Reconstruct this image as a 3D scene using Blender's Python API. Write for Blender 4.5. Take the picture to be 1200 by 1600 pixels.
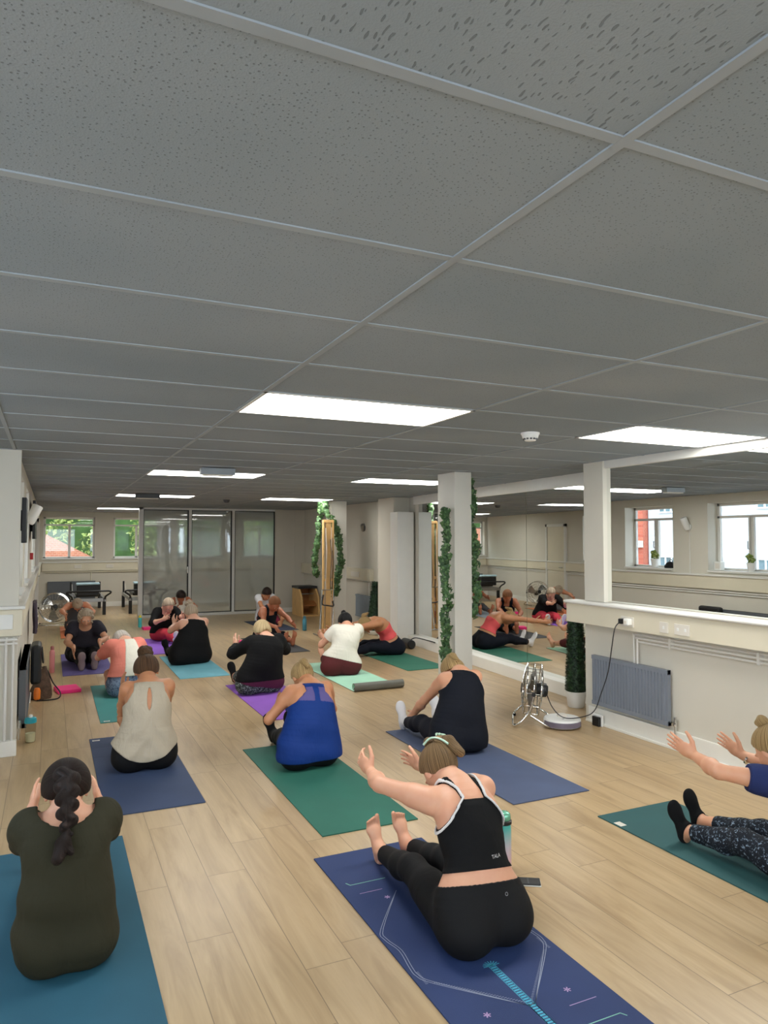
import bpy, bmesh, math, random
import numpy as np
from mathutils import Vector, Matrix
random.seed(7); RNG = np.random.RandomState(5)
for o in list(bpy.data.objects): bpy.data.objects.remove(o, do_unlink=True)
SC = bpy.context.scene; COL = SC.collection
PI = math.pi
HC = 2.405            # ceiling height
# ------------------------------------------------------------------ camera
cd = bpy.data.cameras.new('camera'); cam = bpy.data.objects.new('camera', cd); COL.objects.link(cam)
cd.sensor_fit = 'VERTICAL'; cd.sensor_height = 36.0; cd.lens = 36.0*1117.0/1600.0; cd.clip_start = .05; cd.clip_end = 200
cam.location = (0, 0, 1.68); cam.rotation_euler = (PI/2 + .0398, 0, -.4363)
SC.camera = cam
# ------------------------------------------------------------------ colour management
SC.view_settings.view_transform = 'Standard'; SC.view_settings.look = 'None'
SC.view_settings.gamma = 1.0; SC.view_settings.use_curve_mapping = False
SC.view_settings.exposure = 0.80
# ------------------------------------------------------------------ world: bright overcast sky
W = bpy.data.worlds.new('sky'); SC.world = W; W.use_nodes = True
_bg = W.node_tree.nodes['Background']; _bg.inputs[0].default_value = (.76, .88, 1.0, 1); _bg.inputs[1].default_value = 4.6
PANEL_STRENGTH = 10.0
# ------------------------------------------------------------------ materials
MATS = {}
def lin(c):
    return tuple(((x/255)/12.92 if x/255 <= .04045 else ((x/255+.055)/1.055)**2.4) for x in c)
class NT:
    def __init__(s, name):
        m = bpy.data.materials.new(name); m.use_nodes = True; s.m = m; s.t = m.node_tree
        s.b = s.t.nodes['Principled BSDF']; s.out = s.t.nodes['Material Output']; MATS[name] = m
    def n(s, typ, **kw):
        nd = s.t.nodes.new(typ)
        for k, v in kw.items():
            if k.startswith('i_'):
                key = k[2:]; key = int(key) if key.isdigit() else key.replace('_', ' ')
                s.set(nd.inputs[key], v)
            else: setattr(nd, k, v)
        return nd
    def set(s, inp, v):
        if isinstance(v, bpy.types.NodeSocket): s.t.links.new(v, inp)
        elif isinstance(v, bpy.types.Node): s.t.links.new(v.outputs[0], inp)
        else:
            try: inp.default_value = v
            except Exception:
                inp.default_value = tuple(v)+(1,)
    def math(s, op, a, b=0.0, c=0.0):
        nd = s.n('ShaderNodeMath', operation=op); s.set(nd.inputs[0], a); s.set(nd.inputs[1], b); s.set(nd.inputs[2], c); return nd.outputs[0]
    def mix(s, f, a, b):
        nd = s.n('ShaderNodeMix', data_type='RGBA'); s.set(nd.inputs[0], f); s.set(nd.inputs[6], a if not isinstance(a, tuple) else a+(1,)); s.set(nd.inputs[7], b if not isinstance(b, tuple) else b+(1,)); return nd.outputs[2]
    def ramp(s, f, stops):
        nd = s.n('ShaderNodeValToRGB'); s.set(nd.inputs[0], f); e = nd.color_ramp.elements
        while len(e) < len(stops): e.new(.5)
        for i, (p, c) in enumerate(stops):
            e[i].position = p; e[i].color = (c if isinstance(c, tuple) else (c, c, c)) + (1,)
        return nd.outputs[0]
    def pos(s, kind='Object', scale=(1, 1, 1), rot=(0, 0, 0)):
        tc = s.n('ShaderNodeTexCoord'); mp = s.n('ShaderNodeMapping'); s.t.links.new(tc.outputs[kind], mp.inputs[0])
        mp.inputs['Scale'].default_value = scale; mp.inputs['Rotation'].default_value = rot; return mp.outputs[0]
    def noise(s, vec, scale, detail=3, rough=.5, dist=0.0):
        nd = s.n('ShaderNodeTexNoise'); s.set(nd.inputs['Vector'], vec); nd.inputs['Scale'].default_value = scale
        nd.inputs['Detail'].default_value = detail; nd.inputs['Roughness'].default_value = rough; nd.inputs['Distortion'].default_value = dist
        return nd.outputs[0]
    def bump(s, h, strength=.3, dist=.01):
        nd = s.n('ShaderNodeBump'); s.set(nd.inputs['Height'], h); nd.inputs['Strength'].default_value = strength; nd.inputs['Distance'].default_value = dist
        s.t.links.new(nd.outputs[0], s.b.inputs['Normal'])
    def base(s, c): s.set(s.b.inputs['Base Color'], c if not isinstance(c, tuple) else c+(1,))
    def rough(s, r): s.set(s.b.inputs['Roughness'], r)
def mat(name, c, rough=.6, metal=0., var=.06, vs=6., bump=0., bs=60., sss=0., sheen=0., coat=0., alpha=None):
    if name in MATS: return MATS[name]
    c = lin(c) if max(c) > 1.0 else tuple(c)
    t = NT(name); v = t.pos()
    n1 = t.noise(v, vs)
    lo = tuple(x*(1-var*2) for x in c); hi = tuple(min(1, x*(1+var*2)) for x in c)
    t.base(t.mix(t.ramp(n1, [(.3, 0.), (.7, 1.)]), lo, hi))
    t.rough(rough); t.b.inputs['Metallic'].default_value = metal
    if bump: t.bump(t.noise(v, bs, 4), bump, .004)
    if sss: t.b.inputs['Subsurface Weight'].default_value = sss; t.b.inputs['Subsurface Radius'].default_value = (.02, .008, .004); t.b.inputs['Subsurface Scale'].default_value = .5
    if sheen: t.b.inputs['Sheen Weight'].default_value = sheen
    if coat: t.b.inputs['Coat Weight'].default_value = coat
    return t.m
def glass(name, tint=(1, 1, 1), rough=0.0, trans=.92):
    """thin glazing: clear film plus a fresnel reflection"""
    t = NT(name); tr = t.n('ShaderNodeBsdfTransparent'); tr.inputs[0].default_value = tuple(x*trans for x in tint)+(1,)
    gl = t.n('ShaderNodeBsdfGlossy'); gl.inputs['Roughness'].default_value = rough
    lw = t.n('ShaderNodeLayerWeight'); fr = t.math('ADD', .035, t.math('MULTIPLY', .8, t.math('POWER', lw.outputs['Facing'], 5.)))
    mx = t.n('ShaderNodeMixShader'); t.set(mx.inputs[0], fr); t.set(mx.inputs[1], tr.outputs[0]); t.set(mx.inputs[2], gl.outputs[0])
    t.t.links.new(mx.outputs[0], t.out.inputs[0]); t.t.nodes.remove(t.b); return t.m
def emis(name, c, s):
    t = NT(name); e = t.n('ShaderNodeEmission'); e.inputs[0].default_value = tuple(c)+(1,); e.inputs[1].default_value = s
    t.t.links.new(e.outputs[0], t.out.inputs[0]); t.t.nodes.remove(t.b); return t.m
# paint and fabric materials
M = {}
M['wall'] = mat('white_wall_paint', (212, 207, 194), .7, var=.015, vs=1.5, bump=.05, bs=120)
M['wallfar'] = mat('cream_wall_panel_paint', (206, 200, 186), .65, var=.015, vs=1.2)
M['trunk'] = mat('cream_trunking_paint', (220, 212, 190), .5, var=.02, vs=2)
M['gloss'] = mat('white_gloss_paint', (222, 220, 214), .35, var=.01)
M['column'] = mat('column_paint', (217, 213, 202), .6, var=.02, vs=2, bump=.05, bs=50)
M['tbar'] = mat('ceiling_tbar_paint', (148, 155, 160), .5, var=.03)
M['plastic'] = mat('white_plastic', (232, 232, 228), .4, var=.01)
M['plasticcream'] = mat('cream_plastic', (222, 216, 205), .4, var=.01)
M['black'] = mat('black_plastic', (22, 23, 25), .45, var=.05)
M['blackrub'] = mat('black_rubber', (14, 14, 15), .8, var=.05)
M['darkgrey'] = mat('dark_grey_plastic', (70, 72, 76), .5)
M['rad'] = mat('grey_radiator_enamel', (124, 131, 142), .4, var=.02)
M['raddark'] = mat('slate_radiator_enamel', (92, 97, 103), .45, var=.02)
M['radblue'] = mat('pale_blue_grey_radiator_enamel', (142, 154, 165), .45, var=.02)
M['chrome'] = mat('chrome', (215, 215, 212), .12, metal=1., var=.01)
M['steel'] = mat('brushed_steel', (165, 165, 163), .35, metal=1., var=.03)
M['alu'] = mat('white_aluminium_frame', (215, 215, 212), .35, var=.01)
M['wood'] = mat('maple_wood', (214, 172, 112), .5, var=.05, vs=4)
M['wooddark'] = mat('brown_wood', (160, 104, 58), .5, var=.08, vs=4)
M['pink'] = mat('hot_pink_foam', (240, 40, 130), .6, var=.02)
M['skirting'] = mat('white_skirting', (234, 232, 224), .4, var=.01)

def ceiling_mat():
    t = NT('fissured_ceiling_tile'); v = t.pos()
    sep = t.n('ShaderNodeSeparateXYZ'); t.set(sep.inputs[0], v)
    # fissure length differs: coarse worm marks in the nearest row of tiles, fine pits elsewhere
    def pits_of(vec, scale, r, warp):
        nz = t.n('ShaderNodeTexNoise'); t.set(nz.inputs['Vector'], v); nz.inputs['Scale'].default_value = 30.; sc = t.n('ShaderNodeVectorMath', operation='SCALE'); t.set(sc.inputs[0], nz.outputs[1]); sc.inputs[3].default_value = warp
        ad = t.n('ShaderNodeVectorMath', operation='ADD'); t.set(ad.inputs[0], vec); t.set(ad.inputs[1], sc.outputs[0])
        vo = t.n('ShaderNodeTexVoronoi', voronoi_dimensions='2D'); t.set(vo.inputs['Vector'], ad.outputs[0]); vo.inputs['Scale'].default_value = scale
        sx = t.n('ShaderNodeSeparateXYZ'); t.set(sx.inputs[0], vo.outputs['Color']); rad = t.math('MULTIPLY', sx.outputs[0], r)
        return t.ramp(t.math('SUBTRACT', rad, vo.outputs['Distance']), [(0., 0.), (.04, 1.)])
    vw = t.pos(scale=(1.0, .30, 1), rot=(0, 0, .25))
    wm = pits_of(vw, 92., .25, .012); fm = pits_of(v, 92., .21, .003)
    coarse = t.math('MULTIPLY', t.math('LESS_THAN', sep.outputs[1], .966), t.math('LESS_THAN', sep.outputs[0], .93))
    pits = t.math('ADD', t.math('MULTIPLY', wm, coarse), t.math('MULTIPLY', fm, t.math('SUBTRACT', 1., coarse)))
    pits2 = t.math('MINIMUM', pits, 1.)
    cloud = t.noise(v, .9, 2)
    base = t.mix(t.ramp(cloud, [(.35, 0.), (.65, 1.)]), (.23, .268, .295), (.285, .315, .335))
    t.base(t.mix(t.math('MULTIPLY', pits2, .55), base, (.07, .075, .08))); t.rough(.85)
    h = t.math('SUBTRACT', t.math('MULTIPLY', t.noise(v, 260, 2), .25), pits2)
    t.bump(h, .55, .006); return t.m
M['ceil'] = ceiling_mat()

def floor_mat():
    t = NT('oak_laminate_planks'); v = t.pos(); sep = t.n('ShaderNodeSeparateXYZ'); t.set(sep.inputs[0], v)
    x, y = sep.outputs[0], sep.outputs[1]
    u = t.math('DIVIDE', t.math('SUBTRACT', x, .545), .195); row = t.math('FLOOR', u); fu = t.math('FRACT', u)
    wn = t.n('ShaderNodeTexWhiteNoise', noise_dimensions='1D'); t.set(wn.inputs['W'], row)
    w = t.math('ADD', t.math('DIVIDE', y, 1.29), wn.outputs[0]); idx = t.math('FLOOR', w); fw = t.math('FRACT', w)
    w2 = t.n('ShaderNodeTexWhiteNoise', noise_dimensions='2D'); cb = t.n('ShaderNodeCombineXYZ'); t.set(cb.inputs[0], row); t.set(cb.inputs[1], idx); t.set(w2.inputs[0], cb.outputs[0])
    gap = t.math('MAXIMUM', t.math('LESS_THAN', t.math('MINIMUM', fu, t.math('SUBTRACT', 1., fu)), .009),
                 t.math('LESS_THAN', t.math('MINIMUM', fw, t.math('SUBTRACT', 1., fw)), .0014))
    vs = t.n('ShaderNodeVectorMath', operation='ADD'); t.set(vs.inputs[0], v); sc = t.n('ShaderNodeVectorMath', operation='SCALE'); t.set(sc.inputs[0], w2.outputs[1]); sc.inputs[3].default_value = 9.; t.set(vs.inputs[1], sc.outputs[0])
    mp = t.n('ShaderNodeMapping'); t.set(mp.inputs[0], vs.outputs[0]); mp.inputs['Scale'].default_value = (5., .55, 1)
    mp2 = t.n('ShaderNodeMapping'); t.set(mp2.inputs[0], vs.outputs[0]); mp2.inputs['Scale'].default_value = (26., 1.1, 1)
    g1 = t.noise(mp.outputs[0], 2.2, 4, .6, .8); g2 = t.noise(mp2.outputs[0], 3.5, 3, .6)
    base = t.ramp(g1, [(.28, (.33, .215, .105)), (.5, (.46, .325, .175)), (.75, (.56, .41, .235))])
    fine = t.mix(t.math('MULTIPLY', t.ramp(g2, [(.4, 0.), (.75, 1.)]), .22), base, (.32, .22, .125))
    tone = t.mix(t.math('MULTIPLY', w2.outputs[0], .34), fine, (.40, .285, .165))
    t.base(t.mix(t.math('MULTIPLY', gap, .75), tone, (.13, .085, .045)))
    t.rough(t.math('ADD', .27, t.math('MULTIPLY', g1, .14)))
    t.bump(t.math('MULTIPLY', gap, -1.), .25, .002); return t.m
M['floor'] = floor_mat()
def brick_mat(name, c1, c2, mortar, sc=(1, 1, 1), rot=(0, 0, 0), scale=4.5):
    t = NT(name); b = t.n('ShaderNodeTexBrick'); t.set(b.inputs[0], t.pos(scale=sc, rot=rot))
    b.inputs['Color1'].default_value = c1+(1,); b.inputs['Color2'].default_value = c2+(1,); b.inputs['Mortar'].default_value = mortar+(1,)
    b.inputs['Scale'].default_value = scale; b.inputs['Mortar Size'].default_value = .012
    t.base(b.outputs[0]); t.rough(.9); return t.m
M['brickY'] = brick_mat('red_brickwork', (.30, .095, .045), (.38, .135, .065), (.48, .36, .28), rot=(PI/2, 0, 0))
M['brickX'] = brick_mat('orange_red_brickwork', (.34, .07, .04), (.42, .11, .06), (.42, .28, .22), rot=(PI/2, 0, PI/2))
M['render'] = mat('white_render', (172, 175, 178), .8, var=.02)
def film_mat():
    t = NT('grey_mesh_glazing_film')
    tr = t.n('ShaderNodeBsdfTransparent'); tr.inputs[0].default_value = (.86, .90, .89, 1)
    df = t.n('ShaderNodeBsdfDiffuse'); df.inputs[0].default_value = (.40, .41, .40, 1)
    mx = t.n('ShaderNodeMixShader'); mx.inputs[0].default_value = .46; t.set(mx.inputs[1], tr.outputs[0]); t.set(mx.inputs[2], df.outputs[0])
    gl = t.n('ShaderNodeBsdfGlossy'); gl.inputs['Roughness'].default_value = .03
    m2 = t.n('ShaderNodeMixShader'); m2.inputs[0].default_value = .09; t.set(m2.inputs[1], mx.outputs[0]); t.set(m2.inputs[2], gl.outputs[0])
    t.t.links.new(m2.outputs[0], t.out.inputs[0]); t.t.nodes.remove(t.b); return t.m
M['film'] = film_mat()
M['glass'] = glass('window_glass'); M['clear'] = glass('clear_plastic', (.93, .93, .88), .05, .9)
M['mirror'] = mat('mirror_silver', (.88, .90, .885), .0, metal=1., var=0)
M['panel'] = emis('led_panel_diffuser', (1., .985, .93), PANEL_STRENGTH)
# ------------------------------------------------------------------ object helpers
WL = {}
def tag(o, label=None, cat=None, group=None, kind=None):
    if label: o['label'] = label
    if cat: o['category'] = cat
    if group: o['group'] = group
    if kind: o['kind'] = kind
    return o
def thing(name, label, cat, loc=(0, 0, 0), group=None):
    o = bpy.data.objects.new(name, None); COL.objects.link(o); o.location = loc; o.empty_display_size = .1
    WL[o.name] = Vector(loc); return tag(o, label, cat, group)
def link_mesh(name, me, parent=None, mats=()):
    o = bpy.data.objects.new(name, me); COL.objects.link(o)
    for m in mats: me.materials.append(m)
    off = Vector((0, 0, 0))
    if parent is not None: o.parent = parent; off = WL[parent.name]
    if off.length > 0: me.transform(Matrix.Translation(-off))
    WL[o.name] = off; return o
class MB:
    """collects shapes (world coordinates) and links them as ONE mesh object"""
    def __init__(s): s.v = []; s.f = []; s.mi = []; s.sm = []
    def add(s, vs, fs, mi=0, sm=False):
        b = len(s.v); s.v += [tuple(x) for x in vs]; s.f += [tuple(i+b for i in f) for f in fs]; s.mi += [mi]*len(fs); s.sm += [sm]*len(fs); return s
    def box(s, a, b, mi=0, rot=None, piv=None):
        x0, y0, z0 = a; x1, y1, z1 = b
        vs = [(x, y, z) for z in (z0, z1) for x, y in ((x0, y0), (x1, y0), (x1, y1), (x0, y1))]
        if rot is not None:
            pv = Vector(piv if piv else ((x0+x1)/2, (y0+y1)/2, (z0+z1)/2)); vs = [rot @ (Vector(v)-pv)+pv for v in vs]
        return s.add(vs, [(3, 2, 1, 0), (4, 5, 6, 7), (0, 1, 5, 4), (1, 2, 6, 5), (2, 3, 7, 6), (3, 0, 4, 7)], mi)
    def prism(s, pts, d, mi=0):
        """polygon (3-D points) pushed along vector d"""
        n = len(pts); P = [Vector(p) for p in pts]; D = Vector(d); vs = P+[p+D for p in P]
        return s.add(vs, [tuple(range(n))[::-1], tuple(range(n, 2*n))]+[(i, (i+1) % n, n+(i+1) % n, n+i) for i in range(n)], mi)
    def tube(s, path, r, n=10, closed=False, mi=0, caps=True, flat=1.0):
        P = [Vector(p) for p in path]; m = len(P); rs = r if isinstance(r, (list, tuple)) else [r]*m
        up = None; vs = []; fs = []
        for i in range(m):
            a = P[(i-1) % m] if (closed or i > 0) else P[i]; b = P[(i+1) % m] if (closed or i < m-1) else P[i]
            t = (b-a).normalized()
            if up is None:
                up = Vector((0, 0, 1)) if abs(t.z) < .9 else Vector((1, 0, 0))
            up = (up-t*up.dot(t)).normalized(); sd = t.cross(up)
            for k in range(n):
                an = 2*PI*k/n; vs.append(P[i]+(sd*math.cos(an)+up*math.sin(an)*flat)*rs[i])
        for i in range(m if closed else m-1):
            j = (i+1) % m
            for k in range(n): fs.append((i*n+k, i*n+(k+1) % n, j*n+(k+1) % n, j*n+k))
        if caps and not closed: fs += [tuple(range(n))[::-1], tuple(range((m-1)*n, m*n))]
        return s.add(vs, fs, mi, True)
    def lathe(s, c, prof, n=24, mi=0, ax=(0, 0, 1)):
        """profile [(r, h)] turned about axis ax through c"""
        A = Vector(ax).normalized(); X = A.orthogonal().normalized(); Y = A.cross(X); c = Vector(c); vs = []; fs = []
        for r, h in prof:
            for k in range(n):
                an = 2*PI*k/n; vs.append(c+A*h+(X*math.cos(an)+Y*math.sin(an))*max(r, 1e-4))
        for i in range(len(prof)-1):
            for k in range(n): fs.append((i*n+k, i*n+(k+1) % n, (i+1)*n+(k+1) % n, (i+1)*n+k))
        fs += [tuple(range(n))[::-1], tuple(range((len(prof)-1)*n, len(prof)*n))]
        return s.add(vs, fs, mi, True)
    def build(s, name, mats, parent=None, bevel=0., auto=True):
        me = bpy.data.meshes.new(name); me.from_pydata(s.v, [], s.f)
        me.polygons.foreach_set('material_index', s.mi); me.polygons.foreach_set('use_smooth', s.sm)
        bm = bmesh.new(); bm.from_mesh(me); bmesh.ops.recalc_face_normals(bm, faces=bm.faces)
        for e in bm.edges:
            if len(e.link_faces) == 2 and e.calc_face_angle(0) > .7: e.smooth = False
        bm.to_mesh(me); bm.free()
        o = link_mesh(name, me, parent, mats if isinstance(mats, (list, tuple)) else [mats])
        if bevel:
            b = o.modifiers.new('bevel', 'BEVEL'); b.width = bevel; b.segments = 2; b.limit_method = 'ANGLE'
        return o
def struct(name, mb, m, parent=None, bevel=0.):
    o = mb.build(name, m, parent, bevel)
    if parent is None: o['kind'] = 'structure'
    return o
def box(a, b): return MB().box(a, b)
def smooth_path(pts, n=8):
    P = [np.array(p, float) for p in pts]; out = []
    for i in range(len(P)-1):
        p0 = P[max(i-1, 0)]; p1 = P[i]; p2 = P[i+1]; p3 = P[min(i+2, len(P)-1)]
        for k in range(n):
            t = k/n; out.append(.5*((2*p1)+(-p0+p2)*t+(2*p0-5*p1+4*p2-p3)*t*t+(-p0+3*p1-3*p2+p3)*t**3))
    out.append(P[-1]); return [tuple(p) for p in out]
# ================================================================== THE ROOM
struct('floor', box((-1.6, -3, -.1), (6.2, 20, 0)), M['floor'])
struct('ceiling', box((-1.6, -3, HC), (6.2, 20, HC+.12)), M['ceil'])
# T-bar grid
g = MB()
XG = [.93+1.2*k for k in range(-2, 5)]; YG = [.966+.6*k for k in range(-6, 31)]
for x in XG: g.box((x-.012, -3, HC-.004), (x+.012, 19.7, HC+.001))
for y in YG: g.box((-1.6, y-.012, HC-.0036), (6.1, y+.012, HC+.001))
struct('trim_1', g, M['tbar'])
# a few tiles sag a little below the grid: dark joints
# left wall, with windows on the street
LW = [(6.85, 8.1), (8.8, 9.9), (11.9, 13.0), (13.3, 14.35)]
ZB, ZT = 1.2, 2.27
w = MB(); ys = 6.4
for a, b in LW: w.box((-.55, ys, 0), (-.25, a, HC)); w.box((-.55, a, 0), (-.25, b, ZB)); w.box((-.55, a, ZT), (-.25, b, HC)); ys = b
w.box((-.55, ys, 0), (-.25, 20, HC))
struct('wall_left', w, M['wall'])
w = MB().box((-1.6, 6.4, 0), (-.551, 6.55, HC)).box((-.551, 6.38, 0), (-.22, 6.46, HC)); struct('wall_left_return', w, M['wall'])
w = MB(); ys = -3  # unseen near-left wall; its window openings are added to let in daylight
for a, b in ((-2.4, -.6), (.2, 2.0), (2.8, 4.6)): w.box((-1.6, ys, 0), (-1.5, a, HC)); w.box((-1.6, a, 0), (-1.5, b, 1.15)); w.box((-1.6, a, 2.28), (-1.5, b, HC)); ys = b
w.box((-1.6, ys, 0), (-1.5, 6.4, HC)); struct('wall_left_near', w, M['wall'])
struct('wall_back', MB().box((-1.6, -3.1, 0), (4.9, -3, 1.1)).box((-1.6, -3.1, 2.28), (4.9, -3, HC)).box((-1.6, -3.1, 1.1), (-.8, -3, 2.28)).box((1.2, -3.1, 1.1), (2.0, -3, 2.28)).box((4.0, -3.1, 1.1), (4.9, -3, 2.28)), M['wall'])  # unseen wall behind the camera, openings added to bring daylight in
# right wall near the camera, lower part and thin band; mirror between
struct('wall_right', box((4.60, -3, 0), (4.85, 5.3, HC)), M['wall'])
# far part of the right wall is slightly skewed
SL = .066
def fx(y, off=0.): return 5.23+SL*(y-7.2)+off
w = MB().prism([(fx(5.3, .02), 5.3, 0), (5.9, 5.3, 0), (5.9, 10.5, 0), (fx(10.5, .02), 10.5, 0)], (0, 0, HC)).box((4.85, 5.2, 0), (5.9, 5.3, HC))
struct('wall_right_mirrored', w, M['wall'])
w = MB().box((5.5, 10.5, 0), (5.9, 16.4, HC)); struct('wall_right_far', w, M['wall'])
w = MB().box((5.2, 10.78, 0), (5.5, 11.4, HC)); struct('wall_pilaster', w, M['wallfar'])
w = MB().box((5.14, 10.5, 0), (5.44, 10.78, 2.15)); struct('wall_boxing', w, M['gloss'], bevel=.005)
# far wall with windows
FW = [(-.16, 1.03), (1.47, 2.62), (3.05, 4.30), (4.85, 5.85)]
w = MB(); xs = -.25
for a, b in FW: w.box((xs, 19.6, 0), (a, 19.9, HC)); w.box((a, 19.6, 0), (b, 19.9, 1.22)); w.box((a, 19.6, 2.27), (b, 19.9, HC)); xs = b
w.box((xs, 19.6, 0), (6.2, 19.9, HC)); struct('wall_far', w, M['wallfar'])
struct('wall_right_end', box((5.95, 16.3, 0), (6.2, 19.6, HC)), M['wallfar'])
struct('wall_partition', MB().box((4.78, 16.3, 0), (5.5, 16.42, HC)).box((5.255, 16.29, 0), (5.275, 16.3, HC)), M['wallfar'])
# glazed partition
pt = thing('glass_partition', 'floor to ceiling partition of three grey tinted glass panels in white frames', 'glass partition', (3.3, 16.35, 0))
XS = [1.80, 2.83, 3.80, 4.76]
f = MB()
f.box((1.74, 16.30, 0), (1.83, 16.42, HC)).box((1.74, 16.30, 2.36), (4.78, 16.42, HC)).box((1.74, 16.28, 0), (4.78, 16.44, .06))
f.box((2.80, 16.31, .06), (2.86, 16.41, 2.36)).box((3.77, 16.31, .06), (3.83, 16.41, 2.36))
f.build('frame', M['alu'], pt, .003)
gk = MB()
for a, b in ((1.83, 2.80), (2.86, 3.77), (3.83, 4.78)):
    gk.box((a, 16.325, .06), (b, 16.335, .08)).box((a, 16.325, 2.34), (b, 16.335, 2.36)).box((a, 16.325, .08), (a+.016, 16.335, 2.34)).box((b-.03, 16.325, .08), (b, 16.335, 2.34))
gk.build('gasket', M['black'], pt)
for a, b in ((1.83, 2.80), (2.86, 3.77), (3.83, 4.78)): box((a, 16.345, .06), (b, 16.355, 2.36)).build('glass_panel', M['film'], pt)
MB().box((2.755, 16.28, .95), (2.785, 16.335, 1.10)).build('lock', M['chrome'], pt, .003)
# room columns
struct('wall_column', box((3.85, 6.5, 0), (4.06, 6.86, HC)), M['column'], bevel=.004)
struct('wall_column_far', box((4.67, 12.3, 0), (4.97, 12.58, HC)), M['column'], bevel=.004)
struct('wall_corner_post', box((4.545, 5.04, 1.12), (4.66, 5.30, HC)), M['wall'], bevel=.003)
# mirror on near wall + band
struct('trim_2', box((4.565, -3, 2.335), (4.60, 5.04, HC)), M['gloss'], bevel=.002)
mr = thing('wall_mirror', 'large wall mirror above the boxed sill on the near right wall', 'mirror', (4.6, 4.0, 1.13))
box((4.592, 1.9, 1.13), (4.5999, 5.04, 2.335)).build('pane', M['mirror'], mr)
box((4.592, -1.2, 1.13), (4.5999, 1.894, 2.335)).build('pane', M['mirror'], mr)
mr = thing('floor_mirror', 'tall frameless mirror panels behind the pillar with ivy garland, down to the skirting', 'mirror', (5.2, 7.8, .12))
for a, b in ((5.3, 7.12), (7.127, 8.95), (8.957, 10.32)):
    MB().prism([(fx(a), a, .14), (fx(b), b, .14), (fx(b, .012), b, .14), (fx(a, .012), a, .14)], (0, 0, 2.13)).build('pane', M['mirror'], mr)
struct('baseboard_right_far', MB().prism([(fx(5.3, -.12), 5.3, 0), (fx(10.5, -.12), 10.5, 0), (fx(10.5, .02), 10.5, 0), (fx(5.3, .02), 5.3, 0)], (0, 0, .14)), M['skirting'], bevel=.004)
struct('trim_3', MB().prism([(fx(5.3, -.02), 5.3, 2.27), (fx(10.5, -.02), 10.5, 2.27), (fx(10.5, .02), 10.5, 2.27), (fx(5.3, .02), 5.3, 2.27)], (0, 0, HC-2.27)), M['gloss'])
# boxed service trunking under the near mirror: front, rounded shelf
t_ = thing('boxed_trunking', 'cream boxed cable trunking with rounded white shelf along the near right wall', 'trunking', (4.5, 2.2, .91))
MB().box((4.46, -2.9, .915), (4.60, 5.46, 1.09)).build('box', M['trunk'], t_, .003)
MB().box((4.445, -2.9, 1.09), (4.60, 5.47, 1.118)).tube([(4.447, -2.9, 1.104), (4.447, 5.47, 1.104)], .0145, 12).build('shelf', M['gloss'], t_)
struct('baseboard_right', MB().box((4.575, -3, 0), (4.60, 5.3, .145)).box((4.555, -3, 0), (4.60, 5.32, .02)), M['skirting'], bevel=.003)
struct('wall_right_endcap', box((4.60, 5.3, 0), (4.78, 5.36, .92)), M['wall'])
# pipes below the trunking
pp = thing('heating_pipes', 'white painted heating pipes running under the boxed trunking on the right wall', 'pipes', (4.56, 3.0, .85))
pm = MB()
for z, xx in ((.875, 4.565), (.845, 4.56), (.815, 4.565)): pm.tube([(xx, -2.5, z), (xx, 4.71-(.875-z), z)], .0085, 8)
pm.tube([(4.565, 4.70, .88), (4.565, 4.70, .5), (4.565, 4.70, .2)], .0085, 8).tube([(4.56, 4.66, .85), (4.56, 4.66, .2)], .0085, 8)
for y in (4.3, 3.5, 2.7): pm.box((4.55, y-.01, .80), (4.60, y+.01, .885))
pm.build('pipe', M['gloss'], pp)
# left wall trunking / shelf / skirting
lt = thing('window_sill_trunking', 'long cream boxed trunking and white sill under the street windows', 'trunking', (-.2, 13, .9))
MB().box((-.25, 6.46, .92), (-.205, 19.6, 1.12)).build('box', M['trunk'], lt, .003)
MB().box((-.25, 6.46, 1.12), (-.185, 19.6, 1.15)).build('sill', M['gloss'], lt, .004)
MB().tube([(-.235, 6.6, .885), (-.235, 19.5, .885)], .011, 8).tube([(-.235, 6.6, .85), (-.235, 19.5, .85)], .011, 8).build('pipe', M['gloss'], lt)
fr_ = thing('end_boxing', 'cream boxing with shelf and pipework at the left edge, socket on its front', 'boxing', (-.3, 6.35, 0))
MB().box((-1.5, 6.34, .93), (-.19, 6.38, 1.14)).build('box', M['trunk'], fr_, .003)
MB().box((-1.5, 6.31, 1.14), (-.17, 6.38, 1.165)).build('shelf', M['gloss'], fr_, .004)
MB().tube([(-.30, 6.35, .92), (-.30, 6.35, .05)], .011, 8).tube([(-.25, 6.35, .92), (-.25, 6.35, .05)], .009, 8).tube([(-1.4, 6.35, .90), (-.22, 6.35, .90)], .012, 8).tube([(-1.4, 6.35, .87), (-.22, 6.35, .87)], .009, 8).build('pipe', M['gloss'], fr_)
MB().box((-.40, 6.328, .985), (-.255, 6.342, 1.10)).build('socket_plate', M['plastic'], fr_, .003)
MB().box((-1.5, 6.33, 0), (-.215, 6.38, .12)).build('plinth', M['skirting'], fr_, .003)
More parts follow.
